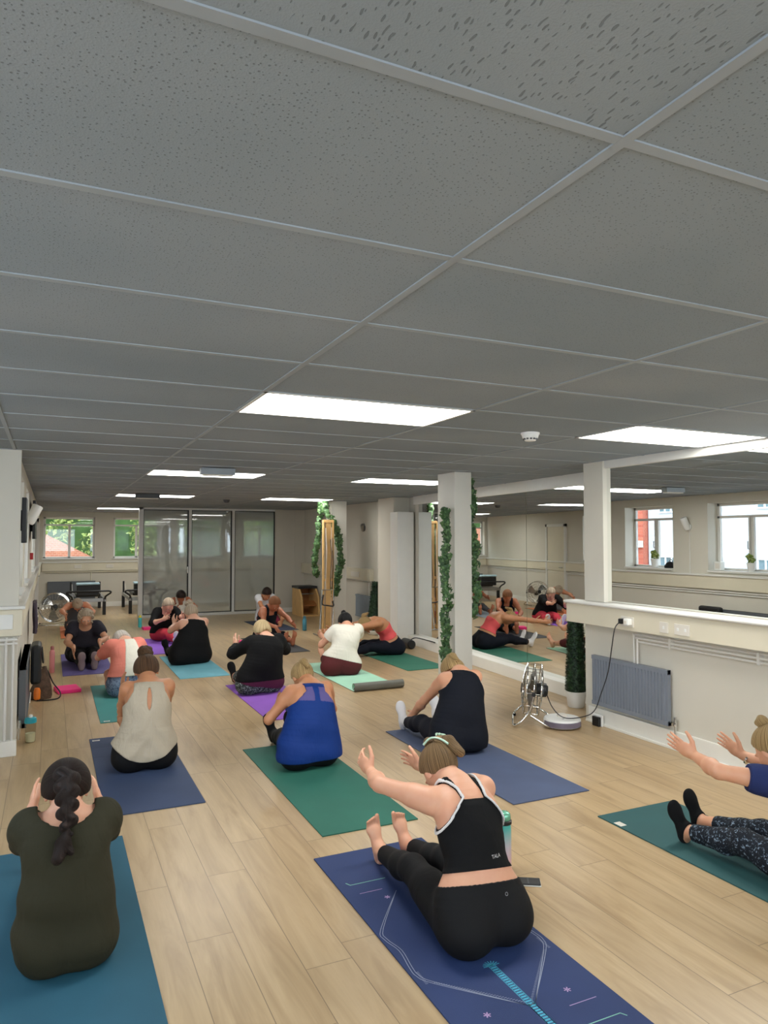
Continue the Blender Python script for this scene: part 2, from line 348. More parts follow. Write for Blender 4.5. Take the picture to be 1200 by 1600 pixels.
# far wall trunking
ft = thing('far_wall_trunking', 'cream boxed trunking with shelf under the far garden windows', 'trunking', (2.5, 19.5, .9))
MB().box((-.18, 19.55, .92), (5.9, 19.6, 1.12)).build('box', M['trunk'], ft, .003)
MB().box((-.18, 19.52, 1.12), (5.9, 19.6, 1.145)).build('shelf', M['gloss'], ft, .003)
MB().tube([(-.1, 19.56, .89), (5.8, 19.56, .89)], .012, 8).tube([(.95, 19.58, .89), (.95, 19.58, .3)], .012, 8).build('pipe', M['trunk'], ft)
for i, x in enumerate((.55, 1.3)): MB().box((x, 19.535, .98), (x+.17, 19.552, 1.07)).build('socket_plate', M['plasticcream'], ft, .003)
struct('baseboard_far', box((-.25, 19.58, 0), (5.9, 19.6, .12)), M['skirting'])
struct('baseboard_left', box((-.25, 6.46, 0), (-.235, 19.58, .12)), M['skirting'])
struct('baseboard_partition', box((4.78, 16.285, 0), (5.5, 16.3, .1)), M['skirting'])
# ---- windows
def window_x(n, y0, y1, x=-.52):
    r = thing('window_%d' % n, None, None, (x, (y0+y1)/2, ZB)); r['kind'] = 'structure'
    f = MB(); m = .045; ym = y0+(y1-y0)*.5; zt = ZT-.22
    for a, b in (((y0, ZB), (y1, ZB+m)), ((y0, ZT-m), (y1, ZT)), ((y0, ZB), (y0+m, ZT)), ((y1-m, ZB), (y1, ZT)), ((y0, zt-.02), (y1, zt+.02)), ((ym-.022, ZB), (ym+.022, zt))):
        f.box((x, a[0], a[1]), (x+.05, b[0], b[1]))
    f.box((x+.01, ym+.03, ZB+m), (x+.06, ym+.06, zt)); f.build('window_frame', M['gloss'], r, .003)
    MB().box((x+.01, y0, ZB-.02), (-.215, y1, ZB+.012)).build('window_sill', M['gloss'], r, .004)
    box((x+.02, y0+.02, ZB+.02), (x+.026, y1-.02, ZT-.02)).build('pane', M['glass'], r)
    MB().tube([(x+.05, ym+.05, ZB+.35), (x+.09, ym+.05, ZB+.35), (x+.09, ym+.05, ZB+.47)], .008, 8).build('window_handle', M['steel'], r)
for i, (a, b) in enumerate(LW): window_x(i+1, a, b)
def window_y(n, x0, x1, y=19.82, z0=1.22, z1=2.27):
    r = thing('window_%d' % n, None, None, ((x0+x1)/2, y, z0)); r['kind'] = 'structure'
    f = MB(); m = .05; xm = (x0+x1)/2; zt = z1-.2
    for a, b in (((x0, z0), (x1, z0+m)), ((x0, z1-m), (x1, z1)), ((x0, z0), (x0+m, z1)), ((x1-m, z0), (x1, z1)), ((x0, zt-.02), (x1, zt+.02)), ((xm-.03, z0), (xm+.03, zt))):
        f.box((a[0], y-.05, a[1]), (b[0], y, b[1]))
    f.build('window_frame', M['gloss'], r, .003)
    MB().box((x0-.03, 19.57, z0-.02), (x1+.03, y, z0+.01)).build('window_sill', M['gloss'], r, .004)
    box((x0+.02, y-.03, z0+.02), (x1-.02, y-.024, z1-.02)).build('pane', M['glass'], r)
for i, (a, b) in enumerate(FW): window_y(i+5, a, b)
def blind(x0, x1, lab):
    t = thing('venetian_blind', lab, 'blind', ((x0+x1)/2, 19.72, 2.25), 'venetian blinds behind the partition')
    MB().box((x0+.02, 19.68, 2.22), (x1-.02, 19.73, 2.26)).build('headrail', M['gloss'], t)
    m = MB(); rt = Matrix.Rotation(.45, 3, 'X')
    for k in range(28): m.box((x0+.03, 19.685, 2.19-k*.034), (x1-.03, 19.72, 2.192-k*.034), rot=rt)
    m.build('slats', M['gloss'], t)
    for q in (.2, .8): MB().tube([(x0+(x1-x0)*q, 19.70, 2.22), (x0+(x1-x0)*q, 19.70, 1.25)], .0015, 4).build('cord', M['gloss'], t)
blind(3.05, 4.30, 'white slatted blind seen through the middle panel of the glass partition')
blind(4.85, 5.85, 'white slatted blind seen through the right panel of the glass partition')
# door seen in the mirror on the left wall
dr = thing('door_1', None, None, (-.24, 15.6, 0)); dr['kind'] = 'structure'
MB().box((-.25, 15.05, 0), (-.20, 15.13, 2.1)).box((-.25, 15.95, 0), (-.20, 16.03, 2.1)).box((-.25, 15.05, 2.03), (-.20, 16.03, 2.1)).build('door_frame', M['gloss'], dr, .003)
MB().box((-.25, 15.13, 0), (-.225, 15.95, 2.03)).build('door_leaf', M['trunk'], dr)
MB().tube([(-.225, 15.2, 1.0), (-.18, 15.2, 1.0), (-.18, 15.33, 1.0)], .009, 8).build('door_handle', M['steel'], dr)
# ---- ceiling lights
for i, (x0, y0, lab) in enumerate([(.93, 3.366, 'large glowing ceiling light panel nearest the camera, left of the smoke detector'),
        (3.33, 3.366, 'glowing ceiling light panel above the near wall mirror, right of the smoke detector'),
        (.93, 7.566, 'left glowing ceiling light panel in the second row, beside the hanging fitting'),
        (3.33, 7.566, 'right glowing ceiling light panel in the second row, just left of the near pillar'),
        (.93, 11.766, 'left glowing ceiling light panel in the third row from the camera'),
        (3.33, 11.766, 'right glowing ceiling light panel in third row, left of the pillar with wooden tower'),
        (.93, 16.9, 'thin glowing ceiling light panel furthest left, in front of the far windows'),
        (3.33, 17.2, 'glowing ceiling light panel seen through the glass partition'),
        (.93, -.834, 'ceiling light panel behind the camera, left'), (3.33, -.834, 'ceiling light panel behind the camera, right')]):
    r = thing('ceiling_light', lab, 'ceiling light', (x0+.6, y0+.3, HC), 'recessed ceiling light panels')
    f = MB(); z = HC-.007
    f.box((x0, y0, z), (x0+1.2, y0+.018, HC+.001)).box((x0, y0+.582, z), (x0+1.2, y0+.6, HC+.001)).box((x0, y0, z), (x0+.018, y0+.6, HC+.001)).box((x0+1.182, y0, z), (x0+1.2, y0+.6, HC+.001))
    f.build('frame', M['gloss'], r)
    box((x0+.016, y0+.016, HC-.005), (x0+1.184, y0+.584, HC-.001)).build('diffuser', M['panel'], r)
def detector(x, y, s, lab, m):
    r = thing('smoke_detector', lab, 'smoke detector', (x, y, HC))
    MB().lathe((x, y, HC-.012*s), [(.052*s, 0), (.055*s, .004*s), (.055*s, .012*s)]).build('base_plate', m, r)
    MB().lathe((x, y, HC-.05*s), [(.018*s, 0), (.03*s, .002*s), (.036*s, .012*s), (.046*s, .02*s), (.05*s, .038*s)]).build('housing', m, r)
    k = MB()
    for i in range(12):
        a = 2*PI*i/12; c = Vector((x+math.cos(a)*.0385*s, y+math.sin(a)*.0385*s, HC-.036*s)); rt = Matrix.Rotation(a, 3, 'Z'); k.box(c-Vector((.004, .006*s, .006*s)), c+Vector((.004, .006*s, .006*s)), rot=rt)
    k.build('vent_slot', M['darkgrey'], r)
detector(2.92, 3.93, 1.15, 'white smoke detector on the ceiling between the two nearest light panels', M['plastic'])
detector(2.83, 12.7, 1.1, 'small dark detector on the ceiling near the glass partition', M['darkgrey'])
def exitbox(x, y, w, lab, dark):
    r = thing('emergency_light', lab, 'emergency light', (x, y, HC), None)
    MB().box((x-w/2, y-.05, HC-.07), (x+w/2, y+.05, HC-.006)).build('housing', M['darkgrey'] if dark else M['tbar'], r, .006)
    MB().box((x-w/2+.02, y-.04, HC-.082), (x+w/2-.02, y+.04, HC-.07)).build('lens', M['plasticcream'], r, .003)
exitbox(1.5, 7.15, .34, 'grey surface emergency light on the ceiling just in front of the second row of panels', False)
exitbox(1.35, 11.55, .36, 'dark surface emergency light on the ceiling in front of the third row of panels', True)
# ---- radiators
def radiator(name, lab, axis, p0, p1, z0, z1, m, ribs, depth=.07, sgn=-1):
    """p0,p1: start / end of the panel along the wall; axis 'Y' stands on an X wall"""
    (x0, y0), (x1, y1) = p0, p1; r = thing(name, lab, 'radiator', ((x0+x1)/2, (y0+y1)/2, z0))
    L = math.hypot(x1-x0, y1-y0); b = MB(); n = ribs
    def pt(s, d, z): return (x0+(x1-x0)*s/L+(sgn*d if axis == 'Y' else 0), y0+(y1-y0)*s/L+(sgn*d if axis == 'X' else 0), z)
    # pressed front panel with vertical flutes
    top = z1-.035; bot = z0+.035
    if n:
        prof = []
        for i in range(n):
            s0 = .02+(L-.04)*i/n; ds = (L-.04)/n
            prof += [(s0, depth-.012), (s0+ds*.22, depth-.012), (s0+ds*.34, depth), (s0+ds*.88, depth)]
        prof.append((L-.02, depth-.012))
        vs = []; fs = []
        for s, d in prof: vs += [pt(s, d, bot), pt(s, d, top)]
        for i in range(len(prof)-1): fs.append((2*i, 2*i+2, 2*i+3, 2*i+1))
        b.add(vs, fs)
    b2 = [pt(0, .03, z0), pt(L, .03, z0), pt(L, depth-.008, z0), pt(0, depth-.008, z0)]
    b.prism(b2, (0, 0, z1-z0))
    for za, zb in ((z0, bot), (top, z1)):
        b.prism([pt(0, .028, za), pt(L, .028, za), pt(L, depth, za), pt(0, depth, za)], (0, 0, zb-za))
    b.build('panel', m, r, 0)
    v = MB(); e = pt(-.03, .04, z0+.03); v.tube([pt(0, .04, z0+.03), pt(-.05, .04, z0+.03), pt(-.05, .04, .02)], .009, 8); v.lathe(pt(-.05, .04, z0+.01), [(.016, 0), (.016, .03), (.012, .045), (.012, .07)], 12); v.build('valve', M['chrome'], r)
    for q in (.1, L-.14): MB().prism([pt(q, .002, z0+.1), pt(q+.04, .002, z0+.1), pt(q+.04, .03, z0+.1), pt(q, .03, z0+.1)], (0, 0, .3)).build('bracket', m, r)
radiator('radiator', 'grey ribbed panel radiator on the near right wall under the trunking', 'Y', (4.60, 4.31), (4.60, 5.20), .185, .63, M['rad'], 24)
radiator('radiator', 'pale blue grey radiator on the right wall beside the conical topiary', 'Y', (5.50, 12.19), (5.50, 12.98), .21, .635, M['radblue'], 0)
radiator('radiator', 'dark grey radiator on the far wall behind the floor fan and reformer', 'X', (-.05, 19.6), (1.05, 19.6), .2, .66, M['raddark'], 0)
radiator('radiator', 'slate radiator below the street windows at the left edge', 'Y', (-.25, 6.8), (-.25, 8.22), .1, .62, M['raddark'], 0, .09, 1)
# ---- sockets and switches on the near right trunking
def plate(name, lab, y, z, w, h, n, x=4.46, m=None, s=-1):
    r = thing(name, lab, 'socket' if 'socket' in name else 'switch', (x, y, z))
    MB().box((x+s*.011, y-w/2, z-h/2), (x, y+w/2, z+h/2)).build('plate', m or M['plasticcream'], r, .002)
    for i in range(n):
        yy = y-w/2+w*(i+.5)/n; box((x+s*.014, yy-.008, z-.012), (x+s*.0105, yy+.008, z+.012)).build('rocker', M['plastic'], r, .001)
    return r
sk = plate('wall_socket', 'cream double socket holding the black plug on the near right trunking', 4.66, .99, .145, .085, 2)
plate('light_switch', 'cream switch plate to the right of the socket with the black plug', 4.26, .985, .085, .085, 1)
plate('wall_socket', 'blank cream double plate furthest right on the near trunking', 4.08, .985, .145, .085, 2)
k = thing('plug', 'black mains plug in the socket of the near right trunking', 'plug', (4.44, 4.70, .99))
MB().box((4.405, 4.68, .97), (4.449, 4.722, 1.015)).build('plug_body', M['black'], k, .008)
k = thing('adapter', 'small white plug adapter beside the black plug', 'adapter', (4.43, 4.62, .99))
MB().box((4.400, 4.60, .965), (4.449, 4.655, 1.02)).build('adapter_body', M['plastic'], k, .008)
MB().box((4.396, 4.615, .98), (4.401, 4.64, 1.005)).build('label_panel', M['plasticcream'], k)
cb = MB().tube(smooth_path([(4.405, 4.70, .985), (4.37, 4.72, .93), (4.38, 4.77, .765), (4.40, 4.84, .544), (4.42, 4.95, .34), (4.40, 5.02, .17), (4.30, 5.06, .118), (4.16, 5.14, .108), (4.12, 5.25, .18), (4.16, 5.40, .30)]), .0045, 8)
tag(cb.build('power_cable', M['black']), 'black cable drooping from the right wall socket to the chrome fan', 'cable')
# ---- far-right wall bits
tt = thing('side_wall_trunking', 'cream boxed trunking with sockets on the right wall above the pale radiator', 'trunking', (5.47, 13.0, .92))
MB().box((5.42, 12.25, .92), (5.50, 16.28, 1.14)).build('box', M['trunk'], tt, .003)
MB().box((5.405, 12.75, .97), (5.42, 13.15, 1.07)).build('socket_plate', M['plasticcream'], tt, .003)
MB().tube([(5.47, 12.3, .9), (5.47, 16.2, .9)], .012, 8).tube([(5.47, 12.4, .9), (5.47, 12.4, .3)], .01, 8).build('pipe', M['gloss'], tt)
wl = thing('wall_light', 'small grey wall light on the right wall beyond the pillar with the tower', 'wall light', (5.49, 12.7, 1.92))
MB().lathe((5.5, 12.7, 1.92), [(.06, 0), (.06, .02), (.02, .025)], ax=(-1, 0, 0)).build('base', M['darkgrey'], wl)
MB().lathe((5.47, 12.7, 1.98), [(.015, -.14), (.045, -.12), (.05, 0), (.03, .02)], 16, ax=(-.35, -.3, 1)).build('lamp_shade', M['steel'], wl)
wl = thing('wall_light', 'white tubular wall light tilted out from the left wall between the street windows', 'wall light', (-.22, 8.45, 1.95))
MB().lathe((-.25, 8.45, 1.9), [(.05, 0), (.05, .03), (.02, .035)], ax=(1, 0, 0)).build('base', M['plastic'], wl)
MB().lathe((-.21, 8.45, 1.86), [(.04, 0), (.05, .02), (.055, .2), (.05, .21)], 16, ax=(.45, .1, 1)).build('lamp_shade', M['plastic'], wl)
MB().tube([(-.245, 8.45, 1.88), (-.245, 8.45, 1.15)], .008, 8).build('conduit', M['gloss'], wl)
def tv(y0, y1, z0, z1, lab):
    r = thing('wall_screen', lab, 'screen', (-.2, (y0+y1)/2, z0))
    MB().box((-.215, y0, z0), (-.18, y1, z1)).build('screen', M['black'], r, .004)
    MB().box((-.25, (y0+y1)/2-.05, z0+.1), (-.215, (y0+y1)/2+.05, z1-.1)).build('bracket', M['darkgrey'], r)
tv(6.50, 6.83, 1.66, 2.03, 'black flat screen on the left wall, nearest the left edge')
tv(10.3, 11.3, 1.70, 2.20, 'black flat screen on the left wall further back, beyond the tubular wall light')
fc = thing('fire_call_point', 'small red fire call point on the left wall near the far end', 'call point', (-.23, 10.9, 1.45))
MB().box((-.25, 10.86, 1.42), (-.21, 10.95, 1.51)).build('housing', mat('red_plastic', (190, 20, 30), .4), fc, .004)
MB().box((-.209, 10.88, 1.44), (-.207, 10.93, 1.49)).build('break_glass', M['plastic'], fc)
# ================================================================== OUTSIDE
def street():
    # white building opposite, with multi-pane windows
    b = thing('white_building', 'white rendered building across the street with small multi-pane windows', 'building', (-9, 13, -4))
    MB().box((-14, 2, -4), (-9, 18.0, 7.5)).build('facade', M['render'], b)
    fm = M['gloss']; dk = mat('grey_window_panes', (96, 116, 122), .1, var=.1, vs=3)
    for y in (11.2, 13.4, 15.6, 17.0):
        for z in (-.2, 2.6, 5.3):
            w = MB().box((-9.02, y-.5, z), (-8.99, y+.5, z+1.35)).build('window', dk, b)
            f = MB()
            for k in range(5): f.box((-8.99, y-.5+k*.25-.02, z), (-8.95, y-.5+k*.25+.02, z+1.35))
            for k in range(5): f.box((-8.99, y-.52, z+k*.3375-.02), (-8.95, y+.52, z+k*.3375+.02))
            f.build('glazing_bars', fm, w)
    MB().box((-9.05, 2, .0), (-8.9, 18, .25)).build('string_course', mat('brick_band_paint', (186, 120, 104), .8), b)
    r = thing('brick_building', 'red brick building across the street with pale stone bands', 'building', (-9, 22, -4))
    MB().box((-14, 18.05, -4), (-8.8, 32, 9)).build('facade', M['brickX'], r)
    st = mat('pale_stone', (225, 214, 196), .8)
    for z in (-1.2, 1.45, 3.9): MB().box((-8.82, 18.05, z), (-8.68, 32, z+.22)).build('stone_band', st, r)
    for y in (18.9, 20.8, 22.8):
        for z in (-.6, 2.1, 4.6):
            w = MB().box((-8.82, y-.42, z), (-8.77, y+.42, z+1.3)).build('window', dk, r)
            MB().box((-8.8, y-.5, z-.1), (-8.70, y+.5, z)).box((-8.8, y-.5, z+1.3), (-8.70, y+.5, z+1.42)).box((-8.8, y-.03, z), (-8.74, y+.03, z+1.3)).build('stone_surround', st, w)
    struct('ground_street', box((-14, -6, -4.2), (-.6, 40, -4)), mat('grey_tarmac', (120, 120, 122), .9))
street()
def leaf_cloud(m, centers, size, n, sq=(1, 1, 1)):
    """n folded leaves scattered about the given points"""
    for _ in range(n):
        c, r = centers[RNG.randint(len(centers))]
        d = RNG.normal(size=3); d /= np.linalg.norm(d); p = np.array(c)+d*r*RNG.uniform(.7, 1.05)*np.array(sq)
        a = RNG.normal(size=3); a /= np.linalg.norm(a); b = np.cross(a, d+.01); b /= np.linalg.norm(b)+1e-6; s = size*RNG.uniform(.6, 1.3)
        n2 = np.cross(a, b)
        v = [p-a*s, p+b*s*.55-n2*s*.15, p+a*s, p-b*s*.55-n2*s*.15, p-a*s*.1+n2*s*.12]
        m.add(v, [(0, 1, 4), (1, 2, 4), (2, 3, 4), (3, 0, 4)])
def leafmat(name, c1, c2, c3):
    t = NT(name); v = t.pos(); n = t.noise(v, 9, 3)
    oi = t.n('ShaderNodeNewGeometry'); t.base(t.mix(t.ramp(n, [(.35, 0.), (.65, 1.)]), lin(c1), lin(c2))); t.rough(.55)
    mx = t.mix(t.ramp(t.noise(v, 31, 2), [(.5, 0.), (.62, 1.)]), (0, 0, 0), (1, 1, 1))
    t.base(t.mix(mx, t.mix(t.ramp(n, [(.35, 0.), (.65, 1.)]), lin(c1), lin(c2)), lin(c3)))
    return t.m
M['ivyout'] = leafmat('yellow_green_leaves', (112, 138, 58), (150, 168, 82), (184, 192, 122))  # plain yellow-green leaf colours, also on the sill plants
M['ivy'] = leafmat('artificial_ivy_leaves', (36, 66, 38), (62, 98, 52), (96, 130, 78))
M['topiary'] = leafmat('artificial_grass_leaves', (16, 36, 20), (30, 58, 30), (48, 82, 44))
bw = thing('garden_wall', 'orange red brick garden wall with a sloping top outside the far windows', 'brick wall', (1, 22.5, -4))
MB().prism([(-6, 22.5, -4), (8, 22.5, -4), (8, 22.5, .9), (1.3, 22.5, 1.1), (-.4, 22.5, 2.0), (-6, 22.5, 2.6)], (0, .3, 0)).build('brickwork', M['brickY'], bw)
iv = MB(); cs = []
for _ in range(120):
    x = RNG.uniform(-4, 7.5); z = RNG.uniform(-.5, 4.6)
    cs.append(((x, 23.6+RNG.uniform(-.3, .3), z), RNG.uniform(.35, .6)))
leaf_cloud(iv, cs, .085, 9000)
o = iv.build('ivy_hedge', M['ivyout']); tag(o, 'bright green ivy covered bank outside the far windows', 'ivy', kind='stuff')
hb = thing('hedge_bank', 'earth bank carrying the ivy behind the garden wall', 'bank', (1, 24, -4))
MB().box((-8, 24.55, -4), (10, 25.2, 4.8)).build('bank', mat('mossy_bank', (70, 104, 50), .9, var=.2, vs=3), hb)
struct('ground_garden', box((-8, 19.95, -4.2), (10, 26, -4)), mat('garden_soil', (96, 104, 70), .9))
# ================================================================== PLANTS INSIDE
def garland(lab, path, r, n, leaf=.028, grp='ivy garlands on the pillars'):
    t = thing('ivy_garland', lab, 'garland', path[0], grp); P = smooth_path(path, 8)
    MB().tube(P, .004, 6).build('vine', mat('vine_stem', (70, 66, 40), .8), t)
    m = MB(); cs = [(p, r*RNG.uniform(.7, 1.1)) for p in P]
    for _ in range(n):
        c, rr = cs[RNG.randint(len(cs))]; d = RNG.normal(size=3); d /= np.linalg.norm(d); p = np.array(c)+d*rr*RNG.uniform(.2, 1.)
        out = d+np.array([-.25, -.6, -.25]); out /= np.linalg.norm(out); up = np.array([RNG.uniform(-.5, .5), RNG.uniform(-.2, .2), -1.]); sd = np.cross(up, out); sd /= np.linalg.norm(sd); dn = np.cross(out, sd); s = leaf*RNG.uniform(.7, 1.3)
        # five-lobed ivy leaf
        lob = [(0, -.55), (.45, -.75), (.95, -.25), (.5, .1), (.55, .6), (0, 1.15), (-.55, .6), (-.5, .1), (-.95, -.25), (-.45, -.75)]
        vs = [p+out*s*.12]+[p+sd*x*s+dn*y*s-out*s*.12*(abs(x)+abs(y)*.3) for x, y in lob]
        m.add(vs, [(0, i+1, (i+1) % 10+1) for i in range(10)])
    m.build('leaves', M['ivy'], t)
garland('ivy garland hanging down the left side of the near pillar', [(3.765, 6.55, 1.99), (3.75, 6.50, 1.7), (3.765, 6.56, 1.4), (3.74, 6.48, 1.1), (3.76, 6.54, .75), (3.75, 6.5, .4), (3.80, 6.44, .12), (3.82, 6.42, .05)], .074, 620, .032)
garland('ivy garland on the right side of the near pillar, in front of the mirror', [(4.09, 6.6, 2.33), (4.10, 6.55, 2.1), (4.10, 6.58, 1.85), (4.115, 6.52, 1.6), (4.12, 6.55, 1.35), (4.13, 6.5, 1.1), (4.10, 6.55, .9)], .07, 400, .032)
garland('ivy garland wound over and beside the tall wooden tower, right strand', [(4.50, 12.2, 2.38), (4.52, 12.18, 2.2), (4.68, 12.16, 1.95), (4.78, 12.18, 1.6), (4.80, 12.18, 1.3), (4.74, 12.18, 1.0), (4.68, 12.18, .72)], .085, 420, .045)
garland('ivy garland behind the tall wooden tower, left strand', [(4.46, 12.32, 2.34), (4.42, 12.3, 1.9), (4.39, 12.3, 1.6), (4.34, 12.3, 1.3), (4.39, 12.3, 1.05)], .065, 260, .045)
def topiary(lab, c, h0, h, r0, r1, n, square=False):
    t = thing('topiary', lab, 'artificial plant', c, None); x, y, _ = c
    core = MB().lathe((x, y, h0), [(r0*.93, 0), (r0*.9, .02), (r1*.9, h-.02), (r1*.5, h)], 20); core.build('core', M['topiary'], t)
    m = MB()
    for _ in range(n):
        f = RNG.uniform(0, 1); a = RNG.uniform(0, 2*PI); r = (r0+(r1-r0)*f)*.93; d = np.array([math.cos(a), math.sin(a), RNG.uniform(-.2, .7)]); p = np.array([x+math.cos(a)*r, y+math.sin(a)*r, h0+h*f])
        s = RNG.uniform(.012, .024)*(1.3 if r0 > .12 else 1); sd = np.array([-d[1], d[0], RNG.uniform(-.6, .6)])*s*.35
        m.add([p-sd, p+sd, p+d*s], [(0, 1, 2)])
    m.build('leaves', M['topiary'], t)
    MB().lathe((x, y, 0), [(r0*.72, .0), (r0*.8, .01), (r0*.95, h0-.02), (r0*1.0, h0-.02), (r0*1.0, h0), (r0*.9, h0)], 28).build('pot', M['plastic'], t)
topiary('tall slim artificial topiary in a white pot beside the grey radiator', (4.85, 5.80, 0), .16, .80, .105, .07, 4200)
topiary('dark green conical artificial topiary against the right wall beyond the mirror', (5.32, 11.75, 0), .08, .86, .17, .06, 3200)
def potplant(lab, x, y, z, s):
    t = thing('potted_plant', lab, 'potted plant', (x, y, z), 'small plants on the street window sills')
    MB().lathe((x, y, z), [(.036*s, 0), (.05*s, .09*s), (.05*s, .1*s), (.044*s, .1*s)], 16).build('pot', M['plastic'], t)
    m = MB(); leaf_cloud(m, [((x, y, z+.13*s), .04*s), ((x+.01, y+.02, z+.17*s), .03*s)], .018*s, 150); m.build('foliage', M['ivyout'], t)
potplant('small green plant in a white pot on the street window sill nearest the screen', -.38, 9.32, ZB+.013, 1.5)
potplant('small round green plant in a white pot on the street window sill nearest the camera', -.36, 7.42, ZB+.013, 1.3)
k = thing('sill_speaker', 'small white square box standing on the street window sill by the frame', 'speaker', (-.33, 7.95, ZB+.013))
MB().box((-.38, 7.90, ZB+.013), (-.28, 8.02, ZB+.15)).build('box', M['plastic'], k, .01)
MB().box((-.279, 7.925, ZB+.04), (-.276, 7.995, ZB+.125)).build('grille', M['plasticcream'], k)
k = thing('black_bag', 'black soft bag lying on the street window sill', 'bag', (-.37, 8.9, ZB+.013))
m = MB().lathe((-.37, 8.98, ZB+.013), [(.09, 0), (.10, .03), (.06, .09), (.02, .11)], 14); m.build('bag_body', M['black'], k)
MB().tube(smooth_path([(-.37, 8.92, 1.30), (-.37, 8.96, 1.36), (-.37, 9.02, 1.30)], 5), .006, 6).build('handle', M['black'], k)
# ================================================================== MATS
def yoga_mat(lab, c, x0, y0, y1, w=.61, rgb=None, curl_far=0, roll=0, tag_at=None, under=None, th=.006, y1curl=0):
    r = thing('yoga_mat', lab, 'yoga mat', (x0+w/2, (y0+y1)/2, 0), 'yoga mats on the floor')
    m = MB(); x1 = x0+w; pts = []; n = 40
    prof = []                                  # (y, z) centre line along the length
    if roll:
        R = roll
        for i in range(26):
            a = 2*PI*1.25*(1-i/25); rr = R*(.55+.45*(i/25)); prof.append((y0+R-rr*math.sin(a)*1.0, R-rr*math.cos(a)+.0005))
    ys = np.linspace(y0+(roll if roll else 0), y1, n)
    for y in ys:
        z = 0
        if y1curl: z = y1curl*max(0, (y-(y1-.12))/.12)**2
        prof.append((y, z))
    nx = 3
    vs = []; fs = []; N = len(prof)
    for i, (y, z) in enumerate(prof):
        if i < N-1: ty, tz = prof[i+1][0]-y, prof[i+1][1]-z
        else: ty, tz = y-prof[i-1][0], z-prof[i-1][1]
        L = math.hypot(ty, tz) or 1; ny, nz = -tz/L, ty/L
        for x in (x0, x1): vs += [(x, y, z+.0006), (x, y+ny*th, z+nz*th+.0006)]
    top = []; 
    for i in range(N-1):
        a = i*4; b = a+4
        fs += [(a+1, a+3, b+3, b+1), (a, b, b+2, a+2), (a, a+1, b+1, b), (a+2, b+2, b+3, a+3)]
        top += [0, 1, 1, 1]
    fs += [(0, 2, 3, 1), ((N-1)*4, (N-1)*4+1, (N-1)*4+3, (N-1)*4+2)]; top += [1, 1]
    me_m = mat('mat_'+str(rgb), rgb, .75, var=.05, vs=2.5, bump=.25, bs=300)
    un = mat('matunder_'+str(under), under, .8, var=.04) if under else me_m
    b = MB(); b.v = vs; b.f = fs; b.mi = top; b.sm = [False]*len(fs)
    b.build('mat_sheet', [me_m, un], r)
    if tag_at:
        x, y, s = tag_at; MB().box((x, y, th+.0006), (x+.045*s, y+.022*s, th+.0014)).build('label_tab', M['plasticcream'], r)
        MB().box((x+.008*s, y+.008*s, th+.0014), (x+.036*s, y+.013*s, th+.0018)).build('label_print', M['darkgrey'], r)
    return r
yoga_mat('petrol blue mat in the left foreground under the person in olive', 0, -.222, 2.50, 4.37, .62, (32, 86, 106), tag_at=None)
r_ = yoga_mat('slate blue mat under the person in the beige sleeveless top', 0, .325, 4.70, 6.575, .605, (50, 66, 98), tag_at=(.345, 6.49, 1.3))
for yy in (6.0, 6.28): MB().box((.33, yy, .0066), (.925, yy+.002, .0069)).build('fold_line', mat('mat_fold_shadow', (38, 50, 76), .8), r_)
yoga_mat('dark green mat in the centre under the person in the bright blue tank top', 0, 1.425, 3.88, 5.735, .61, (38, 104, 88))
PM = yoga_mat('navy mat with printed alignment lines in the foreground', 0, 1.285, 1.78, 3.63, .64, (34, 54, 100))
yoga_mat('grey blue mat under the person in the navy top and white socks', 0, 2.695, 3.83, 5.745, .61, (76, 88, 118))
r_ = yoga_mat('dark teal mat at the right edge under patterned leggings', 0, 3.045, 1.60, 3.455, .61, (36, 84, 86))
MB().box((3.055, 3.27, .0066), (3.10, 3.33, .0076)).build('label_tab', M['plasticcream'], r_)
yoga_mat('mint green mat with its near end curled up, grey underside', 0, 3.08, 7.36, 9.33, .61, (168, 218, 192), roll=.05, under=(112, 112, 104))
yoga_mat('green mat beside the mirror under the person in the coral crop top', 0, 4.20, 8.28, 10.15, .61, (44, 112, 92))
yoga_mat('bright purple mat under the person in the black long sleeved top', 0, 1.865, 6.55, 8.34, .61, (138, 84, 184))
yoga_mat('light blue mat under the person in the loose black vest', 0, 1.45, 8.95, 10.78, .61, (104, 170, 186))
yoga_mat('dusky purple mat on the left under the person in the dark grey tee', 0, .165, 9.75, 11.6, .60, (88, 78, 138))
yoga_mat('violet mat under the person with coral red leggings', 0, 1.40, 11.03, 12.8, .61, (136, 88, 196))
yoga_mat('teal mat under the person in the coral and white top', 0, .445, 7.11, 8.95, .61, (64, 136, 134), tag_at=(.475, 7.14, 1.2))
yoga_mat('black mat under the person in the navy vest', 0, 2.98, 10.36, 12.19, .62, (52, 52, 56))
yoga_mat('dark navy mat by the glass partition under the person in the white shirt', 0, 3.66, 12.95, 14.7, .61, (54, 62, 84))
yoga_mat('orange mat near the floor fan at the far left', 0, .19, 13.45, 15.3, .61, (238, 144, 98), under=(60, 50, 48), y1curl=0)
yoga_mat('pale grey mat by the glass partition under the person in the white vest', 0, 2.10, 13.6, 15.4, .61, (150, 160, 172))
